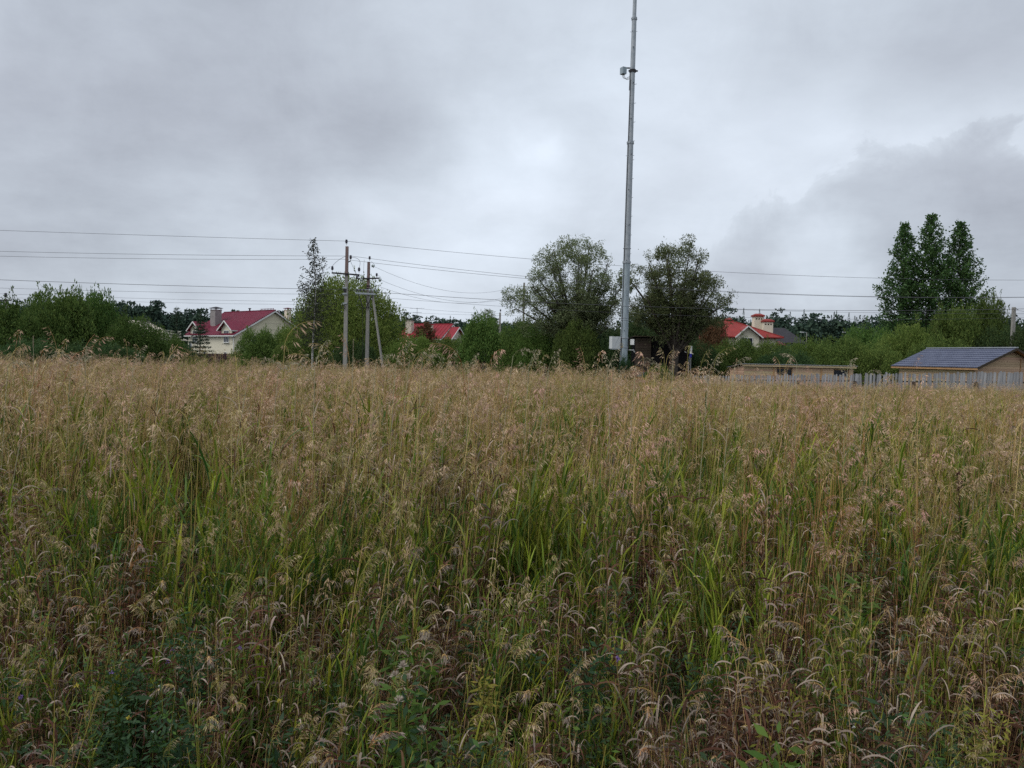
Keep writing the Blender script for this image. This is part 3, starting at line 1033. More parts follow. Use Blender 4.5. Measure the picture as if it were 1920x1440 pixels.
def tower(px0, px1, ptop, pcap, pbot, yy, holes):
    xa, xb = X(px0, 105 + yy), X(px1, 105 + yy)
    zt, zc, zb = Z(ptop, px0, 105 + yy), Z(pcap, px0, 105 + yy), Z(pbot, px0, 105 + yy)
    mb = MB()
    mb.box(((xa + xb) / 2, yy, (zc + zb) / 2), (xb - xa, 1.2, zc - zb))
    o = mb.build('chimney', M['cream'], RH)
    e = 0.14
    cb = MB()
    cb.box(((xa + xb) / 2, yy, zc + (zt - zc) * 0.25), (xb - xa + 2 * e, 1.2 + 2 * e, (zt - zc) * 0.42))
    p = [(xa - e, yy - 0.6 - e), (xb + e, yy - 0.6 - e), (xb + e, yy + 0.6 + e), (xa - e, yy + 0.6 + e)]
    zz = zc + (zt - zc) * 0.47
    for k in range(4):
        a, b = p[k], p[(k + 1) % 4]
        cb.face([(a[0], a[1], zz), (b[0], b[1], zz), ((xa + xb) / 2 + (b[0] - (xa + xb) / 2) * 0.45, yy + (b[1] - yy) * 0.3, zt), ((xa + xb) / 2 + (a[0] - (xa + xb) / 2) * 0.45, yy + (a[1] - yy) * 0.3, zt)])
    cb.build('cap', M['brick_red_roof'], o)
    for k in range(holes):
        h = MB()
        h.box((xa + (xb - xa) * (k + 0.8) / (holes + 0.6), yy - 0.59, zc - 0.32), (0.17, 0.06, 0.17))
        h.build('vent_hole', M['black'], o)


tower(1411, 1428, 588, 594, 622, 3.2, 3)
tower(1428, 1446, 598, 604, 632, 2.4, 3)
mb = MB()
xa, xb = X(1456), X(1472)
slab(mb, (xa, -0.3, Z(646, 1460)), (xb, -0.3, Z(646, 1460)), (xb, 2.2, Z(639, 1460)), (xa, 2.2, Z(639, 1460)), 0.12)
mb.build('porch_roof', M['brick_red_roof'], RH)
mb = MB()
mb.box(((xa + xb) / 2, 1.4, 1.5), (xb - xa - 0.3, 1.5, 3.0))
mb.build('porch_wall', M['cream'], RH)

# dark roofed house behind it
b2 = at(1475, 660, 132); b2.z = -0.6
DH = thing('house', 'low house with dark hipped roof beside the red roofed chimney towers', 'house', b2)
mb = MB()
hw = 3.6
mb.box((0, 4, 1.7), (hw * 2 - 1.2, 6.8, 3.6))
mb.build('wall', M['chimney_cream'], DH)
ztop, zeave = at(1475, 615, 136).z - b2.z, at(1475, 643, 132).z - b2.z
mb = MB()
c = [(-hw, 0, zeave), (hw, 0, zeave), (hw, 8, zeave), (-hw, 8, zeave)]
r0_, r1_ = (-1.5, 4, ztop), (0.9, 4, ztop)
mb.face([c[0], c[1], r1_, r0_]); mb.face([c[1], c[2], r1_]); mb.face([c[2], c[3], r0_, r1_]); mb.face([c[3], c[0], r0_]); mb.face(c[::-1])
mb.build('roof', M['dark_roof'], DH)

# house gable half sunk in the big left bushes
b3 = at(252, 660, 96); b3.z = -0.6
SH = thing('house', 'pale roof edge of a house showing above the large bushes', 'house', b3)
zt_ = at(240, 594, 96).z + 0.25
mb = MB()
mb.box((1.0, 3, (zt_ - 1.2) / 2), (5.0, 5, zt_ - 1.2)); mb.build('wall', M['cream'], SH)
mb = MB()
slab(mb, (-1.2, -0.4, zt_), (-1.2, 6, zt_), (4.2, 6, zt_ - 2.4), (4.2, -0.4, zt_ - 2.4), 0.2)
slab(mb, (-1.2, -0.4, zt_), (-1.2, 6, zt_), (-4.2, 6, zt_ - 1.4), (-4.2, -0.4, zt_ - 1.4), 0.2)
rf = mb.build('roof', M['chimney_cream'], SH)
chimney(SH, (0.1, 2.5), 0.9, 0.7, zt_ - 1.0, zt_ - 0.1, M['chimney'], M['dark_roof'])

# dark plank shed behind the mast
Cd = at(1221, 660, 60); Cd.z = -0.6
DS = thing('plank_shed', 'dark brown plank shed in the shade behind the mast', 'shed', Cd)
zt_ = at(1221, 632, 60).z + 0.6
wl_, wr_ = 1.25, 3.0
core = MB()
core.box((0.9, 2.0, zt_ / 2), (wl_ + wr_ - 0.5, 3.6, zt_ - 0.08))
core.build('frame', M['black'], DS)
plank_h = 0.2
n = int(zt_ / plank_h)
la = MB().box((-wl_ / 2, 0, 0), (wl_, 0.05, plank_h - 0.012)).mesh('plank', M['dark_wood'])
ra_ = MB().box((0, 0, 0), (wr_, 0.04, plank_h - 0.012)).mesh('plank', mat('shaded_maroon_plank', (0.045, 0.022, 0.022), (0.03, 0.018, 0.018), scale=3, rough=0.9, objvar=0.1))  # right face: maroon planks darkened, the shade under the tree put into their colour
for k in range(n):
    o = link('plank', la, DS, (0, 0.1 + 0.006 * (k % 3), plank_h * (k + 0.5)))
    o.rotation_euler = (0, 0, R(-6))
    o2 = link('plank', ra_, DS, (wr_ / 2 + 0.03, 0.42 + 0.006 * (k % 2), plank_h * (k + 0.5)))
rb = MB()
slab(rb, (-wl_ - 0.15, -0.12, zt_ + 0.08), (wr_ + 0.2, 0.1, zt_ + 0.08), (wr_ + 0.2, 4.2, zt_ - 0.1), (-wl_ - 0.15, 4.2, zt_ - 0.1), 0.07)
rb.build('roof', M['dark_wood'], DS)
dr = MB()
dr.box((1.1, 0.385, 1.0), (0.9, 0.04, 1.9))
do = dr.build('door', M['dark_wood'], DS)
MB().box((0.72, 0.345, 1.25), (0.04, 0.05, 0.25)).build('handle', M['cabinet'], do)

# dark red car parked by the shed
cb_ = on_ground(1203, 54)
CAR = thing('parked_car', 'dark red car parked behind the mast, mostly hidden by grass', 'car', cb_, R(96))
prof = [(-2.0, 0.35), (-2.02, 0.75), (-1.85, 0.95), (-1.35, 1.02), (-0.75, 1.45), (0.35, 1.50), (1.1, 1.06), (1.85, 0.92), (2.05, 0.7), (2.05, 0.35)]
mb = MB()
for sx in (-1, 1):
    pts = [(x, sx * (0.82 if z < 1.1 else 0.60), z) for x, z in prof]
    mb.face(pts if sx < 0 else pts[::-1])
for k in range(len(prof)):
    a, b = prof[k], prof[(k + 1) % len(prof)]
    wa, wb = (0.82 if a[1] < 1.1 else 0.60), (0.82 if b[1] < 1.1 else 0.60)
    mb.face([(a[0], -wa, a[1]), (a[0], wa, a[1]), (b[0], wb, b[1]), (b[0], -wb, b[1])])
mb.build('body', M['car_red'], CAR)
for (xa, za_, xb, zb_) in ((-1.30, 1.07, -0.80, 1.41), (1.03, 1.11, 0.42, 1.45)):
    g = MB()
    off = 0.03 if xa > 0 else -0.03
    g.face([(xa + off, -0.66, za_ + 0.03), (xa + off, 0.66, za_ + 0.03), (xb + off, 0.56, zb_ + 0.03), (xb + off, -0.56, zb_ + 0.03)])
    g.build('windscreen', M['glass'], CAR)
for sx in (-1, 1):
    for wx in (-1.3, 1.3):
        w = MB()
        w.tube([(wx, sx * 0.70, 0.31), (wx, sx * 0.86, 0.31)], 0.31, 14)
        wo_ = w.build('wheel', M['rubber'], CAR)
        MB().tube([(wx, sx * 0.855, 0.31), (wx, sx * 0.875, 0.31)], 0.19, 10).build('rim', M['galv'], wo_)
    MB().box((-2.0, sx * 0.62, 0.72), (0.08, 0.34, 0.14)).build('headlight', M['white'], CAR)

# ------------------------------------------------------------------ sheds and picket fence on the right
# shed with blue tile roof
th = R(72)
A = at(1900, 653, 50)
d_r = Vector((-math.cos(th), math.sin(th), 0))            # along the ridge, away from the camera
d_w = Vector((-math.sin(th), -math.cos(th), 0))           # across, towards the left eave
Ls, Ws = 6.6, 3.3
gz = ground_z(A.x, A.y)
zr_ = A.z - gz
zev = at(1830, 689, 49).z - gz
BS = thing('timber_shed', 'new pine shed with blue grey tile roof behind the picket fence', 'shed', Vector((A.x, A.y, gz)))
# local frame: +X = away along ridge, +Y = left eave side
rot_thing(BS, d_r.x, d_r.y)
left = 1.0
sl = (zr_ - zev) / Ws
ov = 0.25
wallw = Ws - ov
zw = zr_ - wallw * sl - 0.12
core = MB()
core.box((Ls / 2, 0, zw / 2), (Ls - 0.5, 2 * wallw - 0.12, zw))
core.build('frame', M['black'], BS)
bh = 0.155
nb = int((zr_ - 0.1) / bh)
for k in range(nb):
    z = bh * (k + 0.5)
    half = min(wallw, (zr_ - 0.14 - z - bh / 2) / sl)
    if half < 0.15:
        continue
    half2 = min(wallw, (zr_ - 0.14 - z + bh / 2) / sl)
    b = MB()
    xx, dp = 0.20, 0.03
    q = [(-half2, z - bh / 2 + 0.008), (half2, z - bh / 2 + 0.008), (half, z + bh / 2), (-half, z + bh / 2)]
    fr = [(xx - dp, y, zz) for y, zz in q]; bk = [(xx, y, zz) for y, zz in q]
    b.face(fr); b.face(bk[::-1])
    for i in range(4):
        b.face([fr[i], bk[i], bk[(i + 1) % 4], fr[(i + 1) % 4]])
    b.build('board', M['pine'], BS)
    if z < zw:
        for side in (1, -1):
            MB().box((Ls / 2, side * (wallw - 0.03), z), (Ls - 0.5, 0.03, bh - 0.01)).build('board', M['pine'], BS)
MB().box((0.14, -0.9, zr_ / 2 - 0.3), (0.03, 0.05, zr_ - 0.8)).build('cover_strip', M['pine_dark'], BS)
ncourse = 9
slope = math.hypot(Ws, zr_ - zev)
for side in (1, -1):
    for k in range(ncourse):
        t0, t1 = k / ncourse, (k + 1) / ncourse + 0.01
        b = MB()
        nx_ = 36
        for i in range(nx_):
            xa, xb = -ov + (Ls + 2 * ov) * i / nx_, -ov + (Ls + 2 * ov) * (i + 1) / nx_
            xm = (xa + xb) / 2

            def P(x, t, lift):
                return (x, side * Ws * t, zr_ - (zr_ - zev) * t + lift)
            dl = 0.022 * (1 + 0 * k)
            b.face([P(xa, t0, 0.0), P(xm, t0, 0.02), P(xm, t1, 0.065), P(xa, t1, 0.04)])
            b.face([P(xm, t0, 0.02), P(xb, t0, 0.0), P(xb, t1, 0.04), P(xm, t1, 0.065)])
            b.face([P(xa, t1, 0.04), P(xm, t1, 0.065), P(xm, t1, 0.0), P(xa, t1, -0.02)])
            b.face([P(xm, t1, 0.065), P(xb, t1, 0.04), P(xb, t1, -0.02), P(xm, t1, 0.0)])
        b.build('tile_course', M['blue_roof'], BS)
    u = MB()
    slab(u, (-ov, 0, zr_ - 0.03), (Ls + ov, 0, zr_ - 0.03), (Ls + ov, side * Ws * 0.995, zev - 0.03), (-ov, side * Ws * 0.995, zev - 0.03), 0.05)
    u.build('roof_deck', M['pine_dark'], BS)
    MB().bar((-ov - 0.02, 0, zr_ - 0.06), (-ov - 0.02, side * Ws, zev - 0.06), 0.035, 0.14).build('bargeboard', M['dark_wood'], BS)
    MB().bar((-ov, side * (Ws - 0.02), zev - 0.1), (Ls + ov, side * (Ws - 0.02), zev - 0.1), 0.03, 0.13).build('fascia', M['pine_dark'], BS)
MB().bar((-ov - 0.03, 0, zr_ + 0.05), (Ls + ov, 0, zr_ + 0.05), 0.24, 0.07).build('ridge_cap', M['galv_dark'], BS)

# low shed with single-pitch roof
Cs = at(1395, 690, 51); gz = ground_z(Cs.x, Cs.y); Cs.z = gz
LS = thing('timber_shed', 'long low pine shed with flat roof and two dark window openings', 'shed', Cs)
e1 = at(1600, 690, 51)
rot_thing(LS, e1.x - Cs.x, e1.y - Cs.y)
Ll = (e1 - Cs).length
Ll = math.hypot(e1.x - Cs.x, e1.y - Cs.y)
ztop_ = at(1450, 684, 51).z - gz
core = MB()
core.box((Ll / 2, 1.6, (ztop_ - 0.35) / 2), (Ll - 0.2, 3.0, ztop_ - 0.35))
core.build('frame', M['black'], LS)
wins = [((1456 - 1395) / 205 * Ll, (1486 - 1395) / 205 * Ll), ((1563 - 1395) / 205 * Ll, (1592 - 1395) / 205 * Ll)]
wz0, wz1 = ztop_ - 0.72, ztop_ - 0.22
bh = 0.14
k = 0
while bh * (k + 1) < ztop_ - 0.1:
    z = bh * (k + 0.5)
    segs = [(0.0, Ll)]
    if wz0 < z < wz1:
        segs = [(0, wins[0][0]), (wins[0][1], wins[1][0]), (wins[1][1], Ll)]
    for a, b in segs:
        MB().box(((a + b) / 2, 0.0, z), (b - a, 0.03, bh - 0.008)).build('board', M['pine'], LS)
    MB().box((0.0, 1.62, z - 0.0), (0.03, 3.15, bh - 0.008)).build('board', M['pine'], LS) if z < ztop_ - 0.35 else None
    k += 1
b = MB()
b.face([(0, 0.02, ztop_ - 0.36), (0, 3.2, ztop_ - 0.36), (0, 0.02, ztop_ - 0.06)]); b.build('side_gable', M['pine'], LS)
for a, bb in wins:
    w = MB()
    w.box(((a + bb) / 2, 0.05, wz0 + 0.02), (bb - a, 0.08, 0.04)); w.box(((a + bb) / 2, 0.05, wz1 - 0.02), (bb - a, 0.08, 0.04))
    w.box((a + 0.02, 0.05, (wz0 + wz1) / 2), (0.04, 0.08, wz1 - wz0)); w.box((bb - 0.02, 0.05, (wz0 + wz1) / 2), (0.04, 0.08, wz1 - wz0))
    wo_ = w.build('window', M['pine_dark'], LS)
    MB().box(((a + bb) / 2, 0.07, (wz0 + wz1) / 2), (bb - a - 0.08, 0.02, wz1 - wz0 - 0.08)).build('pane', M['glass'], wo_)
for x in (2.0, 5.2):
    MB().box((x, -0.03, ztop_ / 2), (0.10, 0.03, ztop_ - 0.25)).build('cover_strip', M['pine_dark'], LS)
MB().bar((-0.15, -0.17, ztop_ - 0.06), (Ll + 0.15, -0.17, ztop_ - 0.06), 0.03, 0.15).build('fascia', M['pine'], LS)
rb = MB()
nw = 34
for i in range(nw * 2):
    xa, xb = -0.2 + (Ll + 0.4) * i / (nw * 2), -0.2 + (Ll + 0.4) * (i + 1) / (nw * 2)
    h = 0.045 if i % 2 == 0 else 0.0
    rb.box(((xa + xb) / 2, 1.55, ztop_ + 0.03 + h / 2 - 0.15), (xb - xa, 3.6, 0.02), 0, Matrix.Rotation(R(-4.5), 3, 'X'))
rb.build('roof', M['galv_dark'], LS)

# picket fence
FA, FB = at(1300, 700, 46), at(2080, 700, 39)
FEN = thing('picket_fence', 'weathered grey wooden picket fence along the far edge of the meadow', 'fence', Vector((FA.x, FA.y, 0)))
rot_thing(FEN, FB.x - FA.x, FB.y - FA.y)
FL = math.hypot(FB.x - FA.x, FB.y - FA.y)
sp = 0.158
npk = int(FL / sp)
pk = []
for v in range(4):
    b = MB()
    w = 0.105 + 0.008 * v
    hh = 1.0
    b.box((0, 0, 0.475), (w, 0.022, 0.95))
    b.face([(-w / 2, -0.011, 0.95), (w / 2, -0.011, 0.95), (w * 0.25, -0.011, 1.0), (-w * 0.25, -0.011, 1.0)])
    b.face([(-w / 2, 0.011, 0.95), (-w * 0.25, 0.011, 1.0), (w * 0.25, 0.011, 1.0), (w / 2, 0.011, 0.95)])
    b.face([(-w / 2, -0.011, 0.95), (-w * 0.25, -0.011, 1.0), (-w * 0.25, 0.011, 1.0), (-w / 2, 0.011, 0.95)])
    b.face([(w / 2, -0.011, 0.95), (w / 2, 0.011, 0.95), (w * 0.25, 0.011, 1.0), (w * 0.25, -0.011, 1.0)])
    b.face([(-w * 0.25, -0.011, 1.0), (w * 0.25, -0.011, 1.0), (w * 0.25, 0.011, 1.0), (-w * 0.25, 0.011, 1.0)])
    pk.append(b.mesh('picket', M['grey_wood']))
rp = random.Random(4)
zb0 = None
for i in range(npk):
    t = i / npk
    wx, wy = FA.x + (FB.x - FA.x) * t, FA.y + (FB.y - FA.y) * t
    px = 960 + wx / wy * FPX
    top = 704.5 - (px - 1310) / 610 * 7.0
    zt_ = at(px, top, wy).z + rp.gauss(0, 0.03)
    g = ground_z(wx, wy) + 0.12
    o = link('picket', pk[rp.randrange(4)], FEN, (i * sp + rp.gauss(0, 0.008), rp.gauss(0, 0.004), g))
    o.scale = (1.28 if px > 1765 else 1.0, 1, zt_ - g)
    o.rotation_euler = (0, R(rp.gauss(0, 1.6)), 0)
for fz in (0.38, 1.02):
    for s in range(7):
        a, bq = FL * s / 7, FL * (s + 1) / 7 - 0.02
        g0 = ground_z(0, FA.y + (FB.y - FA.y) * (s / 7)); g1 = ground_z(0, FA.y + (FB.y - FA.y) * ((s + 1) / 7))
        MB().bar((a, 0.045, g0 + fz), (bq, 0.045, g1 + fz), 0.045, 0.09).build('rail', M['dark_wood'], FEN)
for s in range(8):
    gq = ground_z(0, FA.y + (FB.y - FA.y) * s / 7)
    MB().box((FL * s / 7, -0.09, gq + 0.5), (0.16, 0.14, 1.05)).build('post', M['dark_wood'], FEN)

# ------------------------------------------------------------------ trees
crown_tree('willow_tree', 'broad airy pale green willow left of the steel mast', on_ground(1078, 62), 3.6, 0.30,
           [((-0.3, 0, 8.4), (3.6, 3.2, 3.6)), ((-3.4, 0.3, 6.4), (2.4, 2.0, 2.3)), ((3.2, 0, 7.0), (2.0, 2.2, 2.6)), ((0.3, -1, 5.0), (3.4, 1.8, 1.6))],
           34, 9, 7, 14, (0.18, 0.062), M['willow_leaf'], 5, fill=92, fclump=0.60, group='two willows beside the mast', droop=0.15, lean=(0.3, 0))
crown_tree('willow_tree', 'dark olive willow with exposed trunk right of the steel mast', on_ground(1262, 58), 3.2, 0.33,
           [((0.0, 0, 8.6), (2.6, 2.6, 3.2)), ((2.5, 0.2, 7.0), (2.0, 2.0, 2.4)), ((-2.4, 0, 7.3), (1.5, 1.8, 2.4)), ((0.2, 0.4, 5.6), (3.2, 2.0, 1.7))],
           34, 9, 7, 13, (0.17, 0.06), M['willow_dark'], 6, fill=72, fclump=0.55, group='two willows beside the mast', droop=0.12, lean=(0.15, 0))
dome_tree('willow_tree', 'dense rounded green willow behind the two concrete poles', 652, 70, 112, 534, 'bush_light', 61)
spire_tree('birch_tree', 'tall thin birch with sparse leaves beside the concrete pole', on_ground(588, 60), 11.2, 2.6,
           lambda t: 1.75 * (1 - t) ** 0.85 * (0.5 + 0.5 * min(1, t * 3)) + 0.14, 105, (0.14, 0.09), M['birch_leaf'], 3, rise=0.35, per=26, trunk_r=0.085,
           mbark=M['birch_bark'], droop=0.6, spread=0.16)
for i, (px, top, hw, lab) in enumerate(((1688, 419, 1.75, 'leftmost of three dark green poplars in a row'), (1738, 403, 1.95, 'tallest poplar, in the middle of the row of three'),
                                       (1793, 417, 1.85, 'rightmost poplar of the row of three'))):
    b = on_ground(px, 80)
    h = at(px, top, 80).z - b.z
    spire_tree('poplar_tree', lab, b, h, 3.0, lambda t, hw=hw: hw * 1.16 * (0.09 + 0.94 * min(1, (1 - t) * 1.85) ** 0.85), 165, (0.21, 0.16),
               M['poplar_leaf'], 20 + i, rise=0.6, per=46, trunk_r=0.22, group='row of three poplars', spread=0.17)
spruce('spruce_tree', 'tall dark spruce at the end of the large left bushes', on_ground(331, 76), at(331, 573, 76).z + 0.6, 1.9, 41)
spruce('spruce_tree', 'small spruce before the cream house wall', on_ground(375, 70), at(375, 583, 70).z + 0.6, 1.55, 42)
spire_tree('rowan_tree', 'small rusty tinged tree before the red house roof', on_ground(797, 100), at(797, 606, 100).z + 0.6, 1.2, lambda t: 1.5 * math.sin(math.pi * min(1, 0.15 + t * 0.85)) + 0.1,
           70, (0.3, 0.16), [M['bush_red']], 44, rise=0.6, per=30, trunk_r=0.1)
spire_tree('weeping_birch', 'pale drooping birch top above the middle bushes', on_ground(912, 74), at(912, 580, 74).z + 0.6, 2.5, lambda t: 1.6 * (1 - t) ** 0.6 + 0.15,
           70, (0.16, 0.06), [M['willow_leaf']], 45, rise=0.25, per=26, trunk_r=0.07, droop=1.2)

# ------------------------------------------------------------------ bushes
G = 'bushes behind the meadow'
for i, a in enumerate((
    # left mass
    ('tall dark bush at the left edge, below the power lines', 20, 52, 78, 575, 'a', 'bush_leaf'),
    ('tallest bush with leafy shoots in the left thicket', 108, 55, 75, 560, 'b', 'bush_leaf'),
    ('bush with upright shoots right of the tallest left bush', 178, 58, 62, 563, 'b', 'bush_leaf'),
    ('rounded bush in front of the half hidden pale house roof', 250, 57, 62, 602, 'a', 'bush_leaf'),
    ('low bush where the left thicket slopes down to the spruces', 300, 61, 48, 628, 'c', 'bush_leaf'),
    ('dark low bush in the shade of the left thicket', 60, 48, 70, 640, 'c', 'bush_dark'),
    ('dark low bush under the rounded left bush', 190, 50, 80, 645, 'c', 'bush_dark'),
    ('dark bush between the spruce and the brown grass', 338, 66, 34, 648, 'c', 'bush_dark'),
    # around the left house
    ('leafy bush covering the corner of the cream house', 482, 76, 48, 626, 'b', 'bush_leaf'),
    ('bush with tall shoot against the cream gable', 536, 80, 36, 624, 'b', 'bush_light'),
    ('bush at the foot of the thin birch', 566, 66, 55, 640, 'a', 'bush_leaf'),
    ('dark bush between the two concrete poles', 665, 64, 48, 645, 'c', 'bush_dark'),
    # middle band
    ('light green bush below the red roofed small house', 775, 66, 58, 637, 'a', 'bush_light'),
    ('green bush right of the small red roofed house', 850, 70, 52, 640, 'a', 'bush_leaf'),
    ('high bush below the drooping birch top', 905, 68, 50, 603, 'b', 'bush_leaf'),
    ('bush below the distant crossarm pole', 975, 66, 50, 612, 'a', 'bush_leaf'),
    ('bright bush at the left foot of the pale willow', 1010, 63, 48, 618, 'c', 'bush_light'),
    ('bushy undergrowth below the pale willow trunk', 1082, 60, 44, 610, 'a', 'bush_leaf'),
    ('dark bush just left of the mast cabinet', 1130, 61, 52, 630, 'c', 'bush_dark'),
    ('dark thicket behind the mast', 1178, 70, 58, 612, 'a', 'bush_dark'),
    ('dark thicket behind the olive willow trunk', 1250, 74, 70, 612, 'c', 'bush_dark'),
    # right band
    ('rusty bush before the left end of the hipped red roof', 1338, 68, 36, 612, 'b', 'bush_red'),
    ('dark bush right of the olive willow trunk', 1312, 63, 38, 648, 'c', 'bush_dark'),
    ('green bush below the front gable of the hipped house', 1380, 64, 54, 643, 'a', 'bush_leaf'),
    ('bush hiding the wall of the hipped house', 1450, 66, 52, 648, 'a', 'bush_leaf'),
    ('yellow green bush right of the red porch roof', 1512, 70, 46, 640, 'c', 'bush_light'),
    ('low dark bush behind the long low shed', 1470, 57, 60, 660, 'c', 'bush_dark'),
    ('bush behind the right end of the long low shed', 1580, 62, 58, 640, 'a', 'bush_leaf'),
    ('bush between the two pine sheds', 1645, 60, 52, 650, 'c', 'bush_leaf'),
    ('taller bush left of the poplars', 1620, 74, 58, 622, 'a', 'bush_leaf'),
    ('light green bush at the foot of the left poplar', 1700, 68, 56, 618, 'a', 'bush_light'),
    ('large bush at the foot of the right poplar', 1790, 70, 62, 592, 'b', 'bush_leaf'),
    ('airy bush right of the poplars with thin twigs', 1853, 72, 42, 574, 'b', 'bush_leaf'),
    ('bush behind the blue tiled roof', 1760, 62, 60, 640, 'c', 'bush_leaf'),
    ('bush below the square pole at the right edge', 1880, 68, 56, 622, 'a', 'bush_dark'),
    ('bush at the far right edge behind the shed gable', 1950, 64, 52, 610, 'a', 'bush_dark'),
)):
    lab, px, Y, rp_, top, key, m_ = a
    shrub(lab, px, Y, rp_, top, key, m_, seed=i, group=G)
shrub('small bright leafy plant clump right of the mast foot', 1236, 38, 30, 688, 'c', 'herb_bright', seed=3, cat='plant', name='leafy_plant')
shrub('blue green leafy weed growing round the mast foot', 1172, 34.2, 14, 672, 'c', 'herb', seed=5, cat='plant', name='leafy_plant')

# ------------------------------------------------------------------ steel mast
mb_ = on_ground(1169, 35)
MAST = thing('steel_mast', 'tall grey telescoping steel mast with antenna unit and cabinet', 'mast', mb_)
MAST.rotation_euler = (0, R(0.3), 0)


def mz(py, px=1175):
    return at(px, py, 35).z - mb_.z


# rows where the sections step
secs = [(720, 490, 0.175, 0.165), (490, 266, 0.158, 0.138), (266, 33, 0.122, 0.105), (33, -560, 0.088, 0.07)]
for (pa, pb, r0, r1) in secs:
    za_, zb_ = (-0.2 if pa == 720 else mz(pa) - 0.25), mz(pb) if pb > 0 else mz(33) + 9.0
    mbx = MB().tube([(0, 0, za_), (0, 0, (za_ + zb_) / 2), (0, 0, zb_)], [r0, (r0 + r1) / 2, r1], 16)
    s = mbx.build('mast_section', M['galv'] if pa == 720 else M['galv_dark'], MAST)
    cz = zb_
    c = MB()
    c.lathe([(r1 + 0.006, -0.10), (r1 + 0.022, -0.10), (r1 + 0.022, 0.012), (0.0, 0.012)], (0, 0, cz), 16)
    for k in range(6):
        a = k * math.pi / 3 + 0.3
        c.bar(((r1 + 0.01) * math.cos(a), (r1 + 0.01) * math.sin(a), cz - 0.05), ((r1 + 0.05) * math.cos(a), (r1 + 0.05) * math.sin(a), cz - 0.05), 0.022)
        c.bar(((r1 + 0.01) * math.cos(a + .5), (r1 + 0.01) * math.sin(a + .5), cz - 0.62), ((r1 + 0.05) * math.cos(a + .5), (r1 + 0.05) * math.sin(a + .5), cz - 0.62), 0.02)
    c.build('collar', M['galv_dark'], s)
for py in (466, 574, 596, 600):
    MB().lathe([(0.17, -0.012), (0.181, -0.012), (0.181, 0.012), (0.17, 0.012)], (0, 0, mz(py)), 16).build('band', M['galv_dark'], MAST)
for z in (0.35, 0.6, 0.9):
    pass
# cable run and its clips
MB().tube([(-0.145, -0.12, mz(690)), (-0.135, -0.11, mz(500)), (-0.115, -0.10, mz(300)), (-0.10, -0.085, mz(150))], 0.016, 5).build('cable', M['dark_steel'], MAST)
for k in range(14):
    z = mz(640) + 0.6 + k * 0.85
    rr_ = 0.172 - 0.075 * min(1, z / 15)
    MB().lathe([(rr_, -0.010), (rr_ + 0.012, -0.010), (rr_ + 0.012, 0.010), (rr_, 0.010)], (0, 0, z), 14).build('clip', M['galv_dark'], MAST) if k % 3 == 0 else None
    MB().bar((0.10, -0.10, z), (0.17, -0.16, z), 0.018).build('rung', M['galv_dark'], MAST)
# climbing bolts
for k in range(9):
    z = mz(640) + 0.5 + k * 1.6
    s = 1 if k % 2 else -1
    MB().bar((s * 0.02, -0.11, z), (s * 0.045, -0.20, z), 0.025).build('bolt', M['dark_steel'], MAST)
# upper antenna unit
zq = mz(133)
MB().lathe([(0.125, -0.055), (0.155, -0.055), (0.155, 0.055), (0.125, 0.055)], (0, 0, zq + 0.0), 14).build('clamp', M['dark_steel'], MAST)
MB().box((0.02, -0.02, zq), (0.42, 0.06, 0.06)).build('bracket', M['dark_steel'], MAST)
MB().bar((-0.12, 0, zq + 0.13), (-0.34, 0, zq + 0.13), 0.05).build('bracket', M['dark_steel'], MAST)
an = MB()
an.box((-0.43, -0.04, zq - 0.02), (0.20, 0.24, 0.30), 0, Matrix.Rotation(R(28), 3, 'Z'))
an.box((-0.31, 0.0, zq - 0.0), (0.06, 0.16, 0.24), 0)
ao = an.build('antenna_unit', M['galv'], MAST)
for k in range(3):
    x0_ = -0.48 + 0.05 * k
    MB().tube(bez(Vector((x0_, -0.05, zq - 0.17)), Vector((x0_ + 0.04, -0.06, zq - 0.52)), Vector((-0.13, -0.05, zq - 0.24 - 0.06 * k)), 9), 0.012, 5).build('cable', M['cabinet'], ao)
MB().tube([(-0.13, -0.06, zq - 0.1), (-0.135, -0.07, zq - 0.55), (-0.14, -0.08, zq - 0.9)], 0.014, 5).build('cable', M['dark_steel'], MAST)
# lower cabinet
zc = mz(643)
cab = MB()
rt = Matrix.Rotation(R(20), 3, 'Z')
cab.box((-0.43, -0.05, zc), (0.44, 0.28, 0.56), 0, rt)
co = cab.build('cabinet', M['cabinet'], MAST)
MB().box((-0.43 + 0.02, -0.05 + 0.0, zc - 0.30), (0.40, 0.24, 0.04), 0, rt).build('cabinet_base', M['galv_dark'], co)
MB().bar((-0.43 - 0.07, -0.212, zc - 0.24), (-0.43 + 0.16, -0.132, zc + 0.24), 0.02).build('door_seam', M['galv_dark'], co)
MB().bar((-0.43 - 0.10, -0.225, zc - 0.27), (-0.43 - 0.10, -0.225, zc + 0.27), 0.016).build('door_seam', M['galv_dark'], co)
for dz in (0.23, -0.20):
    MB().lathe([(0.172, -0.02), (0.19, -0.02), (0.19, 0.02), (0.172, 0.02)], (0, 0, zc + dz), 16).build('strap', M['galv_dark'], MAST)
MB().bar((-0.19, -0.03, zc + 0.24), (-0.19, -0.03, zc - 0.3), 0.05).build('bracket', M['galv_dark'], MAST)
MB().box((0.37, -0.03, mz(641)), (0.17, 0.14, 0.26), 0, Matrix.Rotation(R(-18), 3, 'Z')).build('junction_box', M['white'], MAST)
MB().bar((0.17, 0, mz(641)), (0.29, -0.02, mz(641)), 0.05).build('bracket', M['dark_steel'], MAST)
MB().tube([(0.2, -0.06, mz(636)), (0.2, -0.06, mz(657))], 0.02, 5).build('conduit', M['dark_steel'], MAST)
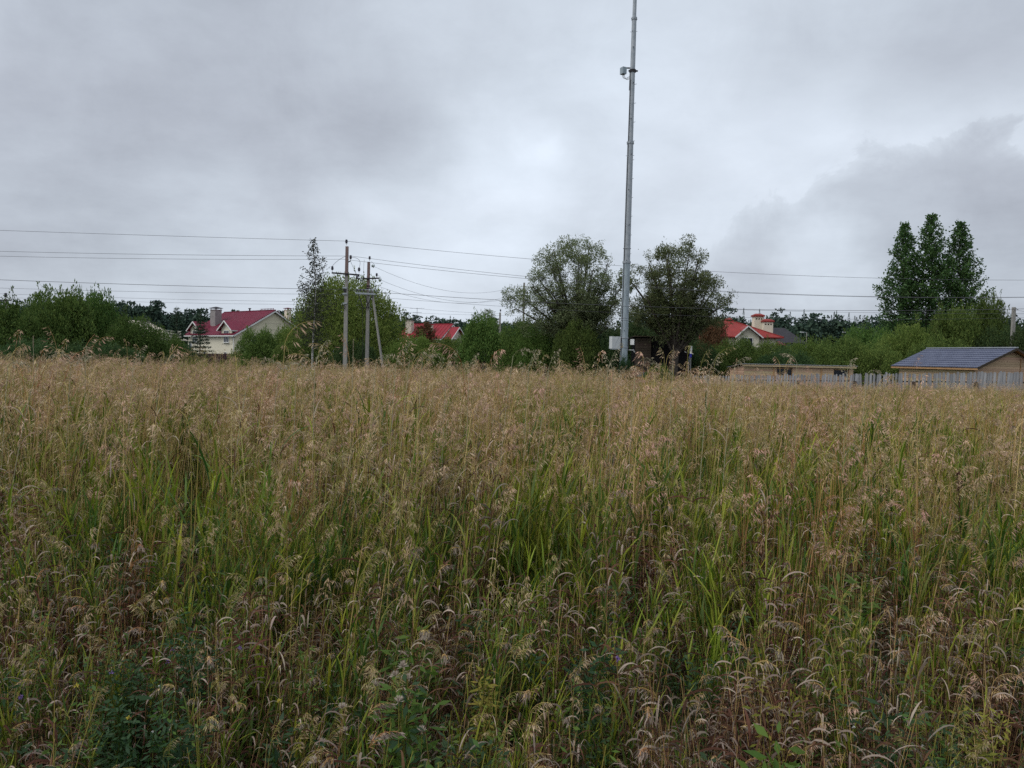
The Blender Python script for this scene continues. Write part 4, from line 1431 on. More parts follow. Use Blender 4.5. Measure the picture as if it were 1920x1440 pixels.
MB().tube([(0.15, -0.05, mz(656)), (0.45, -0.07, mz(656)), (0.46, -0.07, mz(656) - 0.08), (0.50, -0.07, mz(656) - 0.09)], 0.014, 5).build('arm', M['white'], MAST)

# ------------------------------------------------------------------ sign on a thin post
sb = on_ground(1293, 44)
SG = thing('marker_sign', 'narrow white and blue marker sign on two thin posts', 'sign', sb)
zt_, zm, zl = at(1295, 649, 44).z - sb.z, at(1295, 663, 44).z - sb.z, at(1295, 670, 44).z - sb.z
MB().bar((-0.08, 0, -0.2), (-0.02, 0, zl + 0.05), 0.03).build('post', M['grey_wood'], SG)
MB().bar((0.06, 0, -0.2), (0.08, 0, zt_), 0.035).build('post', M['grey_wood'], SG)
bo = MB().box((0.06, -0.03, (zt_ + zm) / 2), (0.115, 0.012, zt_ - zm)).build('plate', M['white'], SG)
MB().box((0.05, -0.03, (zm + zl) / 2), (0.115, 0.012, zm - zl - 0.004)).build('lower_plate', M['blue'], SG)
for z in (0.88, 0.62, 0.38):
    MB().box((0.06, -0.038, zm + (zt_ - zm) * z), (0.05, 0.006, 0.06)).build('symbol', M['black'], bo)
MB().bar((0.12, -0.03, zm + 0.02), (0.2, -0.03, zm - 0.03), 0.025).build('arm', M['white'], SG)
MB().bar((-0.3, -0.01, zm + 0.10), (-0.2, -0.01, zm + 0.05), 0.02).build('arm', M['white'], SG)

# ------------------------------------------------------------------ concrete poles
INS = [(0.0, -0.02), (0.075, -0.02), (0.085, 0.03), (0.05, 0.05), (0.10, 0.075), (0.10, 0.11), (0.06, 0.13), (0.085, 0.16), (0.08, 0.20), (0.045, 0.235), (0.0, 0.24)]


def insulator(parent, c, flip=False, m='insulator', s=1.0):
    pr = [(r * s, z * s * (-1 if flip else 1)) for r, z in INS]
    o = MB().lathe(pr, c, 10).build('insulator', M[m], parent, True)
    MB().tube([(c[0], c[1], c[2] - 0.16 * s), (c[0], c[1], c[2])] if not flip else [(c[0], c[1], c[2] + 0.16 * s), (c[0], c[1], c[2])], 0.018, 6).build('pin', M['cabinet'] if m == 'insulator' else M['dark_steel'], o)
    return o


def pole(name, label, px, Y, ptop, w0, w1, red_from=None, lean=0.0, group=None):
    b = on_ground(px, Y)
    h = at(px, ptop, Y).z - b.z
    root = thing(name, label, 'utility pole', b, group=group)

    def W_(z):
        return w0 + (w1 - w0) * z / h

    def seg(z0, z1, m, nm):
        mb = MB()
        lo = [(sx * W_(z0) / 2 + lean * z0, sy * W_(z0) / 2 * 0.9, z0) for sx, sy in ((-1, -1), (1, -1), (1, 1), (-1, 1))]
        hi = [(sx * W_(z1) / 2 + lean * z1, sy * W_(z1) / 2 * 0.9, z1) for sx, sy in ((-1, -1), (1, -1), (1, 1), (-1, 1))]
        for k in range(4):
            j = (k + 1) % 4
            mb.face([lo[k], lo[j], hi[j], hi[k]])
        mb.face(hi); mb.face(lo[::-1])
        return mb.build(nm, m, root)
    zr = h if red_from is None else at(px, red_from, Y).z - b.z
    seg(-0.3, zr, M['concrete'], 'shaft')
    if red_from is not None:
        seg(zr, h, M['concrete_red'], 'shaft_top')
    return root, b, h


P1, b1, h1 = pole('concrete_pole', 'taller concrete power pole with tilted crossarm, nearest to the birch', 647, 52, 462, 0.27, 0.185, 517, 0.004, 'twin concrete poles')


def L1(px, py):
    p = at(px, py, 52) - b1
    return p


t = L1(649.5, 460); insulator(P1, (t.x, 0, t.z + 0.16)); top1 = b1 + Vector((t.x, 0, t.z + 0.36))
a, c = L1(623, 512), L1(675, 516)
MB().bar((a.x, -0.14, a.z), (c.x, -0.14, c.z), 0.10, 0.10).build('crossarm', M['dark_steel'], P1)
i1 = L1(624, 506); insulator(P1, (i1.x, -0.14, i1.z))
i2 = L1(674, 509); insulator(P1, (i2.x, -0.14, i2.z + 0.02))
insulator(P1, (L1(670, 520).x, -0.14, L1(670, 518).z), flip=True, s=0.8)
i3 = L1(657.5, 485); insulator(P1, (i3.x, -0.02, i3.z))
MB().bar((L1(650, 493).x, -0.02, L1(650, 493).z), (i3.x, -0.02, i3.z - 0.16), 0.06).build('bracket', M['dark_steel'], P1)
i4 = L1(640.5, 490)
for py, hgt in ((540, 0.10), (545, 0.2), (551, 0.1), (569, 0.08)):
    q = L1(647, py)
    MB().box((q.x + 0.01, -0.02, q.z), (0.30 if hgt < 0.15 else 0.16, 0.30, hgt)).build('clamp', M['galv_dark'] if py != 545 else M['dark_steel'], P1)
ring = MB()
q = L1(644.5, 576)
ring.tube([(q.x + 0.13 * math.cos(k * 0.6283), -0.16, q.z + 0.13 * math.sin(k * 0.6283)) for k in range(11)], 0.022, 5)
ring.build('cable_coil', M['dark_steel'], P1)
MB().tube(bez(Vector((i1.x, -0.14, i1.z + 0.24)), Vector((i1.x + 0.3, -0.14, i1.z + 0.65)), Vector((L1(648, 481).x, -0.1, L1(648, 481).z)), 9), 0.012, 4).build('jumper', M['wire'], P1)
MB().tube(bez(Vector((i3.x + 0.1, -0.02, i3.z + 0.1)), Vector((i2.x + 0.25, -0.1, i3.z + 0.05)), Vector((i2.x, -0.14, i2.z + 0.24)), 10), 0.012, 4).build('jumper', M['wire'], P1)
MB().tube(bez(Vector((i3.x - 0.02, -0.02, i3.z - 0.1)), Vector((i3.x + 0.12, -0.1, i3.z - 0.5)), Vector((i2.x - 0.1, -0.14, i2.z - 0.3)), 8), 0.010, 4).build('jumper', M['wire'], P1)

P2, b2_, h2 = pole('concrete_pole', 'shorter braced concrete pole carrying a switch platform', 688, 62, 491, 0.30, 0.20, 547, 0.004, 'twin concrete poles')


def L2(px, py):
    return at(px, py, 62) - b2_


t = L2(693, 489); insulator(P2, (t.x, 0, t.z + 0.14)); top2 = b2_ + Vector((t.x, 0, t.z + 0.3))
a, c = L2(671, 523), L2(713, 522)
MB().bar((a.x, -0.16, a.z), (c.x, -0.16, c.z), 0.11, 0.11).build('crossarm', M['dark_steel'], P2)
insulator(P2, (L2(707, 516).x, -0.16, L2(707, 518).z))
insulator(P2, (L2(673, 516).x, -0.16, L2(673, 519).z), s=0.7)
for (px, py) in ((700, 499), (713, 525), (678, 525)):
    q = L2(px, py)
    o = MB().lathe([(0.0, -0.14), (0.05, -0.12), (0.13, -0.06), (0.13, -0.02), (0.06, 0.0), (0.14, 0.05), (0.14, 0.09), (0.05, 0.12), (0, 0.13)], (0, 0, 0), 10).build('strain_insulator', M['glass_ins'], P2, True)
    o.location = (q.x, -0.16, q.z)
    o.rotation_euler = (0, R(105), 0)
# switch platform
q0, q1 = L2(668, 550), L2(705, 552)
MB().bar((q0.x, -0.25, q0.z), (q1.x, -0.25, q1.z), 0.10, 0.14).build('platform', M['galv_dark'], P2)
MB().bar((q0.x, 0.30, q0.z), (q1.x, 0.30, q1.z), 0.10, 0.10).build('platform', M['galv_dark'], P2)
for (ax_, ay_, bx_, by_) in ((673, 553, 682, 578), (692, 577, 685, 553), (688, 577, 699, 555), (682, 578, 694, 577)):
    p, s = L2(ax_, ay_), L2(bx_, by_)
    MB().bar((p.x, -0.22, p.z), (s.x, -0.22, s.z), 0.06).build('brace', M['dark_steel'], P2)
for px in (671, 677, 683, 694, 700, 706):
    q = L2(px, 548)
    insulator(P2, (q.x, -0.25, q.z + 0.06), s=0.8, m='insulator' if px % 2 else 'glass_ins')
MB().bar((L2(672, 543).x, -0.25, L2(672, 543).z), (L2(706, 544).x, -0.25, L2(706, 544).z), 0.05).build('switch_bar', M['galv_dark'], P2)
for py in (536, 541):
    q = L2(690, py)
    MB().box((q.x + 0.02, 0, q.z), (0.34, 0.3, 0.07)).build('clamp', M['dark_steel'], P2)
MB().tube([(L2(681, 578).x, -0.2, L2(681, 578).z), (L2(682, 700).x - 0.02, -0.2, 0.2)], 0.022, 6).build('control_rod', M['dark_steel'], P2)
s0, s1 = L2(699, 540), L2(727, 705)
MB().bar((s0.x - 0.1, 0.0, s0.z), (s1.x, -1.0, -0.3), 0.13, 0.13).build('strut', M['concrete'], P2)
MB().tube(bez(L2(683, 487), L2(680, 515), L2(685, 545), 8), 0.010, 4).build('jumper', M['wire'], P2)
MB().tube(bez(L2(696, 490), L2(706, 498), L2(701, 500), 6), 0.010, 4).build('jumper', M['wire'], P2)
MB().tube(bez(L2(709, 517), L2(716, 518), L2(713, 525), 6), 0.010, 4).build('jumper', M['wire'], P2)
MB().tube(bez(L2(704, 523), L2(703, 530), L2(704, 547), 6), 0.010, 4).build('jumper', M['wire'], P2)

P3, b3_, h3 = pole('concrete_pole', 'distant pole with crossarm at the edge of the pale willow', 980, 92, 530, 0.28, 0.22, group='distant poles')
L3 = lambda px, py: at(px, py, 92) - b3_
a, c = L3(968, 554), L3(990, 554)
MB().bar((a.x, -0.15, a.z), (c.x, -0.15, c.z), 0.12, 0.12).build('crossarm', M['dark_steel'], P3)
for px in (969, 974, 988):
    insulator(P3, (L3(px, 550).x, -0.15, L3(px, 552).z + 0.1), s=1.2)
P4, b4_, h4 = pole('concrete_pole', 'far pole with slanting strut among the middle bushes', 936, 118, 586, 0.34, 0.28, group='distant poles')
L4 = lambda px, py: at(px, py, 118) - b4_
insulator(P4, (0.05, 0, h4 + 0.2), s=1.3)
MB().bar(L4(934, 602), L4(912, 640), 0.25).build('strut', M['concrete'], P4)
P5, b5_, h5 = pole('concrete_pole', 'square concrete pole rising from the bushes at the right edge', 1897, 66, 576, 0.30, 0.24, group='distant poles')
MB().bar((0.1, -0.1, h5 - 0.12), (0.3, -0.1, h5 - 0.2), 0.05).build('bracket', M['dark_steel'], P5)
P6, b6_, h6 = pole('concrete_pole', 'pole tip showing above the bush at the left edge', 11, 70, 560, 0.28, 0.22, group='distant poles')
insulator(P6, (0, 0, h6 + 0.15), s=1.6)
MB().bar((-0.5, -0.1, h6 - 0.15), (0.6, -0.1, h6 - 0.15), 0.1).build('crossarm', M['dark_steel'], P6)

# street lamps far away
for px, lab in ((1511, 'street lamp beside the dark hipped roof'), (1590, 'street lamp left of the poplars'), (1611, 'street lamp nearest to the left poplar')):
    b = on_ground(px, 104)
    h = at(px, 623, 104).z - b.z
    o = thing('street_lamp', lab, 'street lamp', b, group='distant street lamps')
    MB().tube([(0, 0, 0), (0, 0, h)], [0.09, 0.06], 6).build('post', M['concrete'], o)
    MB().bar((0, 0, h - 0.05), (-0.5, 0, h + 0.02), 0.05).build('arm', M['galv'], o)
    MB().box((-0.62, 0, h), (0.45, 0.2, 0.12)).build('lamp_head', M['cabinet'], o)

# ------------------------------------------------------------------ wires


def wire(label, p0, p1, sag, r=0.010, group='overhead wires'):
    p0, p1 = Vector(p0), Vector(p1)
    pts = []
    for k in range(29):
        u = k / 28
        p = p0.lerp(p1, u)
        p.z -= 4 * sag * u * (1 - u)
        pts.append(p - p0)
    o = MB().tube(pts, r, 4, caps=False).build('overhead_wire', M['wire'], None, True, p0)
    tag(o, label, 'wire', group)


w_top = at(648, 452, 52)
wire('topmost wire running from the tall pole to the right, past the mast', w_top, (60, 58, w_top.z), 1.4)
wire('topmost wire on the left, ending at the tall pole top', w_top, (-75, 44, w_top.z), 0.2)
w2 = at(658, 480, 52)
wire('upper wire of the close pair right of the tall pole', w2, (60, 50, w2.z), 2.1)
wire('upper wire of the close pair left of the tall pole', w2, (-65, 48, w2.z), 0.4)
w3 = at(643, 486, 52.25)
wire('lower wire of the close pair right of the tall pole', w3, (60, 52.2, w3.z + 0.06), 1.85)
wire('lower wire of the close pair left of the tall pole', w3, (-66, 49, w3.z + 0.1), 0.5)
w4 = at(645, 543, 52)
wire('dark low wire running right from the clamp of the tall pole', w4, (40, 54, w4.z), 0.7, 0.013)
wire('dark low wire on the left ending at the clamp of the tall pole', w4, (-50, 44, w4.z), 0.2, 0.013)
w5 = at(646, 552, 52)
wire('thin wire just below the dark low wire on the left', w5, (-52, 46, w5.z - 0.1), 0.25, 0.008)
wire('thin wire just below the dark low wire on the right', w5, (42, 60, w5.z), 0.75, 0.008)
w6 = at(620, 566, 90)
wire('faint distant wire above the cream house', w6, (-75, 86, w6.z + 0.3), 0.3, 0.012)
w7 = at(620, 571, 90)
wire('second faint distant wire above the cream house', w7, (-75, 86, w7.z + 0.3), 0.4, 0.011)
wire('distant wire running from behind the willow to the far strutted pole', at(700, 570, 90), at(936, 588, 118), 0.2, 0.012)
wire('faint wire reaching the crossarm pole from the far left', at(620, 578, 100), at(980, 592, 112), 0.2, 0.011)
wire('upper sagging wire between the braced pole and the distant crossarm pole', at(702, 500, 62), at(978, 533, 92), 1.55, 0.010)
wire('middle sagging wire between the braced pole and the distant crossarm pole', at(714, 525, 62), at(988, 548, 92), 1.5, 0.010)
wire('lower sagging wire between the braced pole and the distant crossarm pole', at(680, 525, 62), at(969, 549, 92), 1.55, 0.010)
wire('lowest wire crossing before the poplar foot on the right', at(1100, 570, 66), at(1960, 588, 66), 0.25, 0.010)
wire('short service wire at the square pole on the right edge', at(1897, 580, 66), at(2100, 590, 62), 0.3, 0.011)

# ------------------------------------------------------------------ meadow grass: clump shapes
GM = [M['culm'], M['panicle'], M['dry_leaf'], M['blade'], M['red_leaf'], M['culm_green'], M['panicle_green'], M['blade_dark'], M['herb'],
      M['herb_bright'], M['herb_yellow'], M['shaded_leaf']]
CU, PA, DL, BL, RL, CG, PG, BD, HE, HB, HY, DD = range(12)


def leaf_arc(mb, p, az, L, w, rise, fall, m, n=6, twist=0.4):
    """blade leaving p towards azimuth az, first rising, then bending over"""
    ca, sa = math.cos(az), math.sin(az)
    pts, wd = [], []
    x, z = 0.0, 0.0
    ang = rise
    for k in range(n):
        t = k / (n - 1)
        pts.append((p[0] + ca * x, p[1] + sa * x, p[2] + z))
        wd.append(0.62 * w * (0.55 + 0.9 * t if t < 0.35 else (1 - t) ** 0.8 * 1.2) + 0.0004)
        x += math.cos(ang) * L / (n - 1)
        z += math.sin(ang) * L / (n - 1)
        ang -= fall / (n - 1) * (0.5 + t)
    tw = random.gauss(0, twist)
    side = (-sa * math.cos(tw), ca * math.cos(tw), math.sin(tw))
    mb.ribbon(pts, wd, side, m)


def culm(mb, base, az, h, bend, r, m, n=6):
    """curved stem; returns its points"""
    pts = []
    x, z, ang = 0.0, 0.0, math.pi / 2 - abs(random.gauss(0, 0.05))
    for k in range(n):
        pts.append(Vector((base[0] + math.cos(az) * x, base[1] + math.sin(az) * x, base[2] + z)))
        x += math.cos(ang) * h / (n - 1)
        z += math.sin(ang) * h / (n - 1)
        ang -= bend / (n - 1) * (0.3 + 1.6 * (k / n) ** 2)
    mb.tube(pts, [r * (1 - 0.55 * k / (n - 1)) for k in range(n)], 3, m, caps=False)
    return pts


def panicle(mb, tip, az, L, nsp, sl, sw, m, mc, nod=1.0, spread=1.0):
    """nodding one-sided panicle from the stem tip"""
    pts = [tip]
    ang = math.pi / 2 - 0.15
    p = tip.copy()
    for k in range(5):
        ang -= nod * 0.32
        p = p + Vector((math.cos(az) * math.cos(ang), math.sin(az) * math.cos(ang), math.sin(ang))) * (L / 5)
        pts.append(p)
    mb.tube(pts, [0.0015, 0.0014, 0.0013, 0.0011, 0.001, 0.0008], 3, mc, caps=False)
    for k in range(nsp):
        t = (k + random.random()) / nsp
        q = t * 5
        i = min(int(q), 4)
        b = pts[i].lerp(pts[i + 1], q - i)
        a2 = az + random.gauss(0, 0.5 * spread)
        br = L * (0.24 * (1 - t) + 0.05) * (0.4 + random.random())
        el = random.uniform(-0.2, 0.7) - 0.5 * nod * t
        e = b + Vector((math.cos(a2) * math.cos(el), math.sin(a2) * math.cos(el), math.sin(el))) * br
        mb.ribbon([b, e], [0.0011, 0.0009], (-math.sin(a2), math.cos(a2), 0), mc)
        dn = random.gauss(-0.75, 0.3) * (0.6 + 0.5 * nod)
        d = Vector((math.cos(a2) * math.cos(dn), math.sin(a2) * math.cos(dn), math.sin(dn)))
        s = d.cross(Vector((random.gauss(0, 1), random.gauss(0, 1), random.gauss(0, 1)))).normalized()
        l, w = sl * random.uniform(0.7, 1.25), sw * random.uniform(0.7, 1.3) / 2
        mid = e + d * l * 0.4
        mb.face([e, mid + s * w, e + d * l, mid - s * w], m)


def brome(mb, base, h, az, m_c=CU, m_p=PA, leaves=3, nsp=26, lod=0, dry=0.8, nod=None):
    nod = random.uniform(0.35, 1.0) if nod is None else nod
    pts = culm(mb, base, az, h, random.uniform(0.1, 0.5), 0.0031 if lod == 0 else 0.0044, m_c, 6 if lod == 0 else 4)
    sc_ = 1.0 if lod == 0 else 1.6
    panicle(mb, pts[-1], az, random.uniform(0.13, 0.21), nsp, 0.036 * sc_, 0.0056 * (1.0 if lod == 0 else 1.2), m_p, m_c, nod)
    for k in range(leaves):
        t = random.uniform(0.12, 0.85)
        q = t * (len(pts) - 1)
        i = min(int(q), len(pts) - 2)
        b = pts[i].lerp(pts[i + 1], q - i)
        isdry = random.random() < dry
        if isdry:
            leaf_arc(mb, b, random.uniform(0, 6.283), random.uniform(0.10, 0.24), random.uniform(0.004, 0.008) * sc_, random.uniform(0.5, 1.2), random.uniform(1.6, 3.6),
                     DL if random.random() < 0.65 else RL, 6 if lod == 0 else 4)
        else:
            leaf_arc(mb, b, random.uniform(0, 6.283), random.uniform(0.16, 0.32), random.uniform(0.005, 0.009) * sc_, random.uniform(0.7, 1.3), random.uniform(0.6, 2.0),
                     BL if random.random() < 0.7 else BD, 6 if lod == 0 else 4)


def leafy_shoot(mb, base, h, m=BL, lod=0, n=None):
    """upright shoot with alternate long blades"""
    az = random.uniform(0, 6.283)
    pts = culm(mb, base, az, h, random.uniform(0.0, 0.25), 0.0024 if lod == 0 else 0.004, CG, 5 if lod == 0 else 3)
    n = n or (11 if lod == 0 else 7)
    a = random.uniform(0, 6.283)
    for k in range(n):
        t = 0.25 + 0.75 * (k + random.random() * 0.5) / n
        q = min(t, 0.999) * (len(pts) - 1)
        i = min(int(q), len(pts) - 2)
        b = pts[i].lerp(pts[i + 1], q - i)
        leaf_arc(mb, b, a + k * 2.6 + random.gauss(0, 0.4), random.uniform(0.15, 0.30), random.uniform(0.009, 0.016) * (1 if lod == 0 else 1.2), random.uniform(0.95, 1.35),
                 random.uniform(0.05, 0.9), m, 5 if lod == 0 else 4, 0.3)


def disk(r):
    a, q = random.uniform(0, 6.283), r * math.sqrt(random.random())
    return (q * math.cos(a), q * math.sin(a), 0)


def clump_tan(lod):
    mb = MB()
    for k in range(5):
        brome(mb, disk(0.17), random.uniform(0.84, 1.40), random.gauss(0, 0.7), leaves=4 if lod == 0 else 3, nsp=24 if lod == 0 else 16, lod=lod)
    for k in range(4):
        culm(mb, disk(0.17), random.uniform(0, 6.283), random.uniform(0.75, 1.25), random.uniform(0.0, 0.4), 0.0030 if lod == 0 else 0.0044, random.choice((CU, CU, CG)), 5 if lod == 0 else 3)
    if random.random() < 0.6:
        leafy_shoot(mb, disk(0.15), random.uniform(0.6, 1.05), random.choice((BL, BD)), lod)
    if lod == 0:
        for k in range(12):
            leaf_arc(mb, disk(0.16)[:2] + (random.uniform(0.02, 0.8),), random.uniform(0, 6.283), random.uniform(0.12, 0.28), random.uniform(0.005, 0.009), random.uniform(0.8, 1.4), random.uniform(1.2, 3.2), random.choice((DL, RL, RL, BD)))
    return mb


def clump_mid(lod):
    """upright stems and blades with few heads"""
    mb = MB()
    for k in range(2):
        brome(mb, disk(0.17), random.uniform(0.90, 1.42), random.gauss(0, 0.7), leaves=3, nsp=22 if lod == 0 else 14, lod=lod, nod=random.uniform(0.3, 0.9))
    for k in range(7):
        culm(mb, disk(0.17), random.uniform(0, 6.283), random.uniform(0.75, 1.32), random.uniform(0.0, 0.22), 0.0030 if lod == 0 else 0.0044, random.choice((CU, CU, CG)), 5 if lod == 0 else 3)
    for k in range(4):
        leafy_shoot(mb, disk(0.16), random.uniform(0.55, 1.0), random.choice((BL, BL, BD)), lod)
    for k in range(6):
        leaf_arc(mb, disk(0.16)[:2] + (random.uniform(0.1, 0.9),), random.uniform(0, 6.283), random.uniform(0.12, 0.24), random.uniform(0.005, 0.009), random.uniform(0.8, 1.4), random.uniform(1.2, 3.2), random.choice((DL, RL)))
    return mb


def clump_olive(lod):
    mb = MB()
    for k in range(3):
        brome(mb, disk(0.16), random.uniform(0.82, 1.34), random.gauss(0, 0.8), CG, PG, leaves=4 if lod == 0 else 3, nsp=28 if lod == 0 else 18, lod=lod, dry=0.35)
    for k in range(5):
        leafy_shoot(mb, disk(0.16), random.uniform(0.55, 0.95), random.choice((BL, BD)), lod)
    return mb


def clump_green(lod):
    mb = MB()
    for k in range(8):
        leafy_shoot(mb, disk(0.15), random.uniform(0.5, 0.95), BL if random.random() < 0.75 else BD, lod)
    for k in range(2):
        brome(mb, disk(0.16), random.uniform(1.0, 1.32), random.gauss(0, 0.8), CG, PG, leaves=3, nsp=24 if lod == 0 else 16, lod=lod, dry=0.4)
    return mb


def clump_red(lod):
    """dry russet stems wrapped in curled leaves, lower"""
    mb = MB()
    for k in range(9):
        az = random.gauss(0, 1.0)
        pts = culm(mb, disk(0.16), az, random.uniform(0.5, 1.1), random.uniform(0.05, 0.45), 0.0025, random.choice((CU, RL, RL)), 5)
        if random.random() < 0.14:
            panicle(mb, pts[-1], az, random.uniform(0.10, 0.16), 30, 0.034, 0.0056, DD, CU, random.uniform(1.0, 1.7))
        for j in range(11):
            q = random.uniform(0.05, 0.98) * 4
            i = min(int(q), 3)
            b = pts[i].lerp(pts[i + 1], q - i)
            pale = random.random() < 0.12 + 0.24 * (q / 4)
            leaf_arc(mb, b, random.uniform(0, 6.283), random.uniform(0.09, 0.20), random.uniform(0.006, 0.012), random.uniform(0.2, 1.2), random.uniform(2.0, 4.4),
                     DD if pale else RL, 7, 0.9)
    return mb


def clump_low(lod):
    """short blades and litter close to the ground"""
    mb = MB()
    for k in range(26):
        leaf_arc(mb, disk(0.2), random.uniform(0, 6.283), random.uniform(0.18, 0.45), random.uniform(0.004, 0.009), random.uniform(0.8, 1.5), random.uniform(0.4, 2.2), random.choice((BD, BD, RL, RL, RL, DD, HE)))
    return mb


def herb_plant(mb, base, h, m, nst=4, lsize=0.03, lasp=0.4, step=0.035, spread=0.35, droop=0.2):
    for s in range(nst):
        az = random.uniform(0, 6.283)
        pts = culm(mb, base, az, h * random.uniform(0.75, 1.05), spread * random.uniform(0.3, 1.4), 0.0022, CG if m != HE else BD, 6)
        L = sum((pts[i + 1] - pts[i]).length for i in range(5))
        nn = int(L * 0.85 / step)
        for k in range(nn):
            q = (0.14 + 0.86 * (k + random.random()) / nn) * 5
            i = min(int(q), 4)
            b = pts[i].lerp(pts[i + 1], min(q - i, 1))
            a = k * 2.4 + random.gauss(0, 0.3)
            for j in range(3):
                a2 = a + (j - 1) * 0.8
                el = random.uniform(-0.2, 0.9) - droop
                d = Vector((math.cos(a2) * math.cos(el), math.sin(a2) * math.cos(el), math.sin(el)))
                s_ = d.cross(Vector((0, 0, 1)) + v3([random.gauss(0, .5) for _ in range(3)])).normalized()
                l = lsize * random.uniform(0.7, 1.3)
                b2 = b + d * lsize * (0.3 + 0.5 * random.random())
                mid = b2 + d * l * 0.5
                w = l * lasp * 0.5
                mb.face([b2, mid + s_ * w, b2 + d * l, mid - s_ * w], m)


def clump_herb(lod):
    mb = MB()
    for k in range(3):
        herb_plant(mb, disk(0.14), random.uniform(0.3, 0.62), random.choice((HE, HE, HB)), 3, random.choice((0.022, 0.034)), 0.34)
    return mb


lib = bpy.data.collections.new('grass_shapes')
names = []


def add_shape(fn, lod, cnt):
    ids = []
    for k in range(cnt):
        nm = 'grass_shape_%02d' % len(names)
        me = fn(lod).mesh(nm, GM)
        o = bpy.data.objects.new(nm, me)
        lib.objects.link(o)
        ids.append(len(names)); names.append(nm)
    return ids


random.seed(21)
TAN0, OLI0, GRE0, RED0, LOW0, HER0 = add_shape(clump_tan, 0, 6), add_shape(clump_olive, 0, 4), add_shape(clump_green, 0, 4), add_shape(clump_red, 0, 4), add_shape(clump_low, 0, 3), add_shape(clump_herb, 0, 3)
MID0, MID1 = add_shape(clump_mid, 0, 5), add_shape(clump_mid, 1, 3)
TAN1, OLI1, GRE1 = add_shape(clump_tan, 1, 4), add_shape(clump_olive, 1, 3), add_shape(clump_green, 1, 3)


# value noise for patches
def vnoise(x, y, s, seed):
    r = np.random.default_rng(seed).random((97, 97))
    u, v = np.asarray(x) / s, np.asarray(y) / s
    iu, iv = np.floor(u).astype(int), np.floor(v).astype(int)
    fu, fv = u - iu, v - iv
    fu, fv = fu * fu * (3 - 2 * fu), fv * fv * (3 - 2 * fv)
    g = lambda a, b: r[a % 97, b % 97]
    return (g(iu, iv) * (1 - fu) + g(iu + 1, iv) * fu) * (1 - fv) + (g(iu, iv + 1) * (1 - fu) + g(iu + 1, iv + 1) * fu) * fv


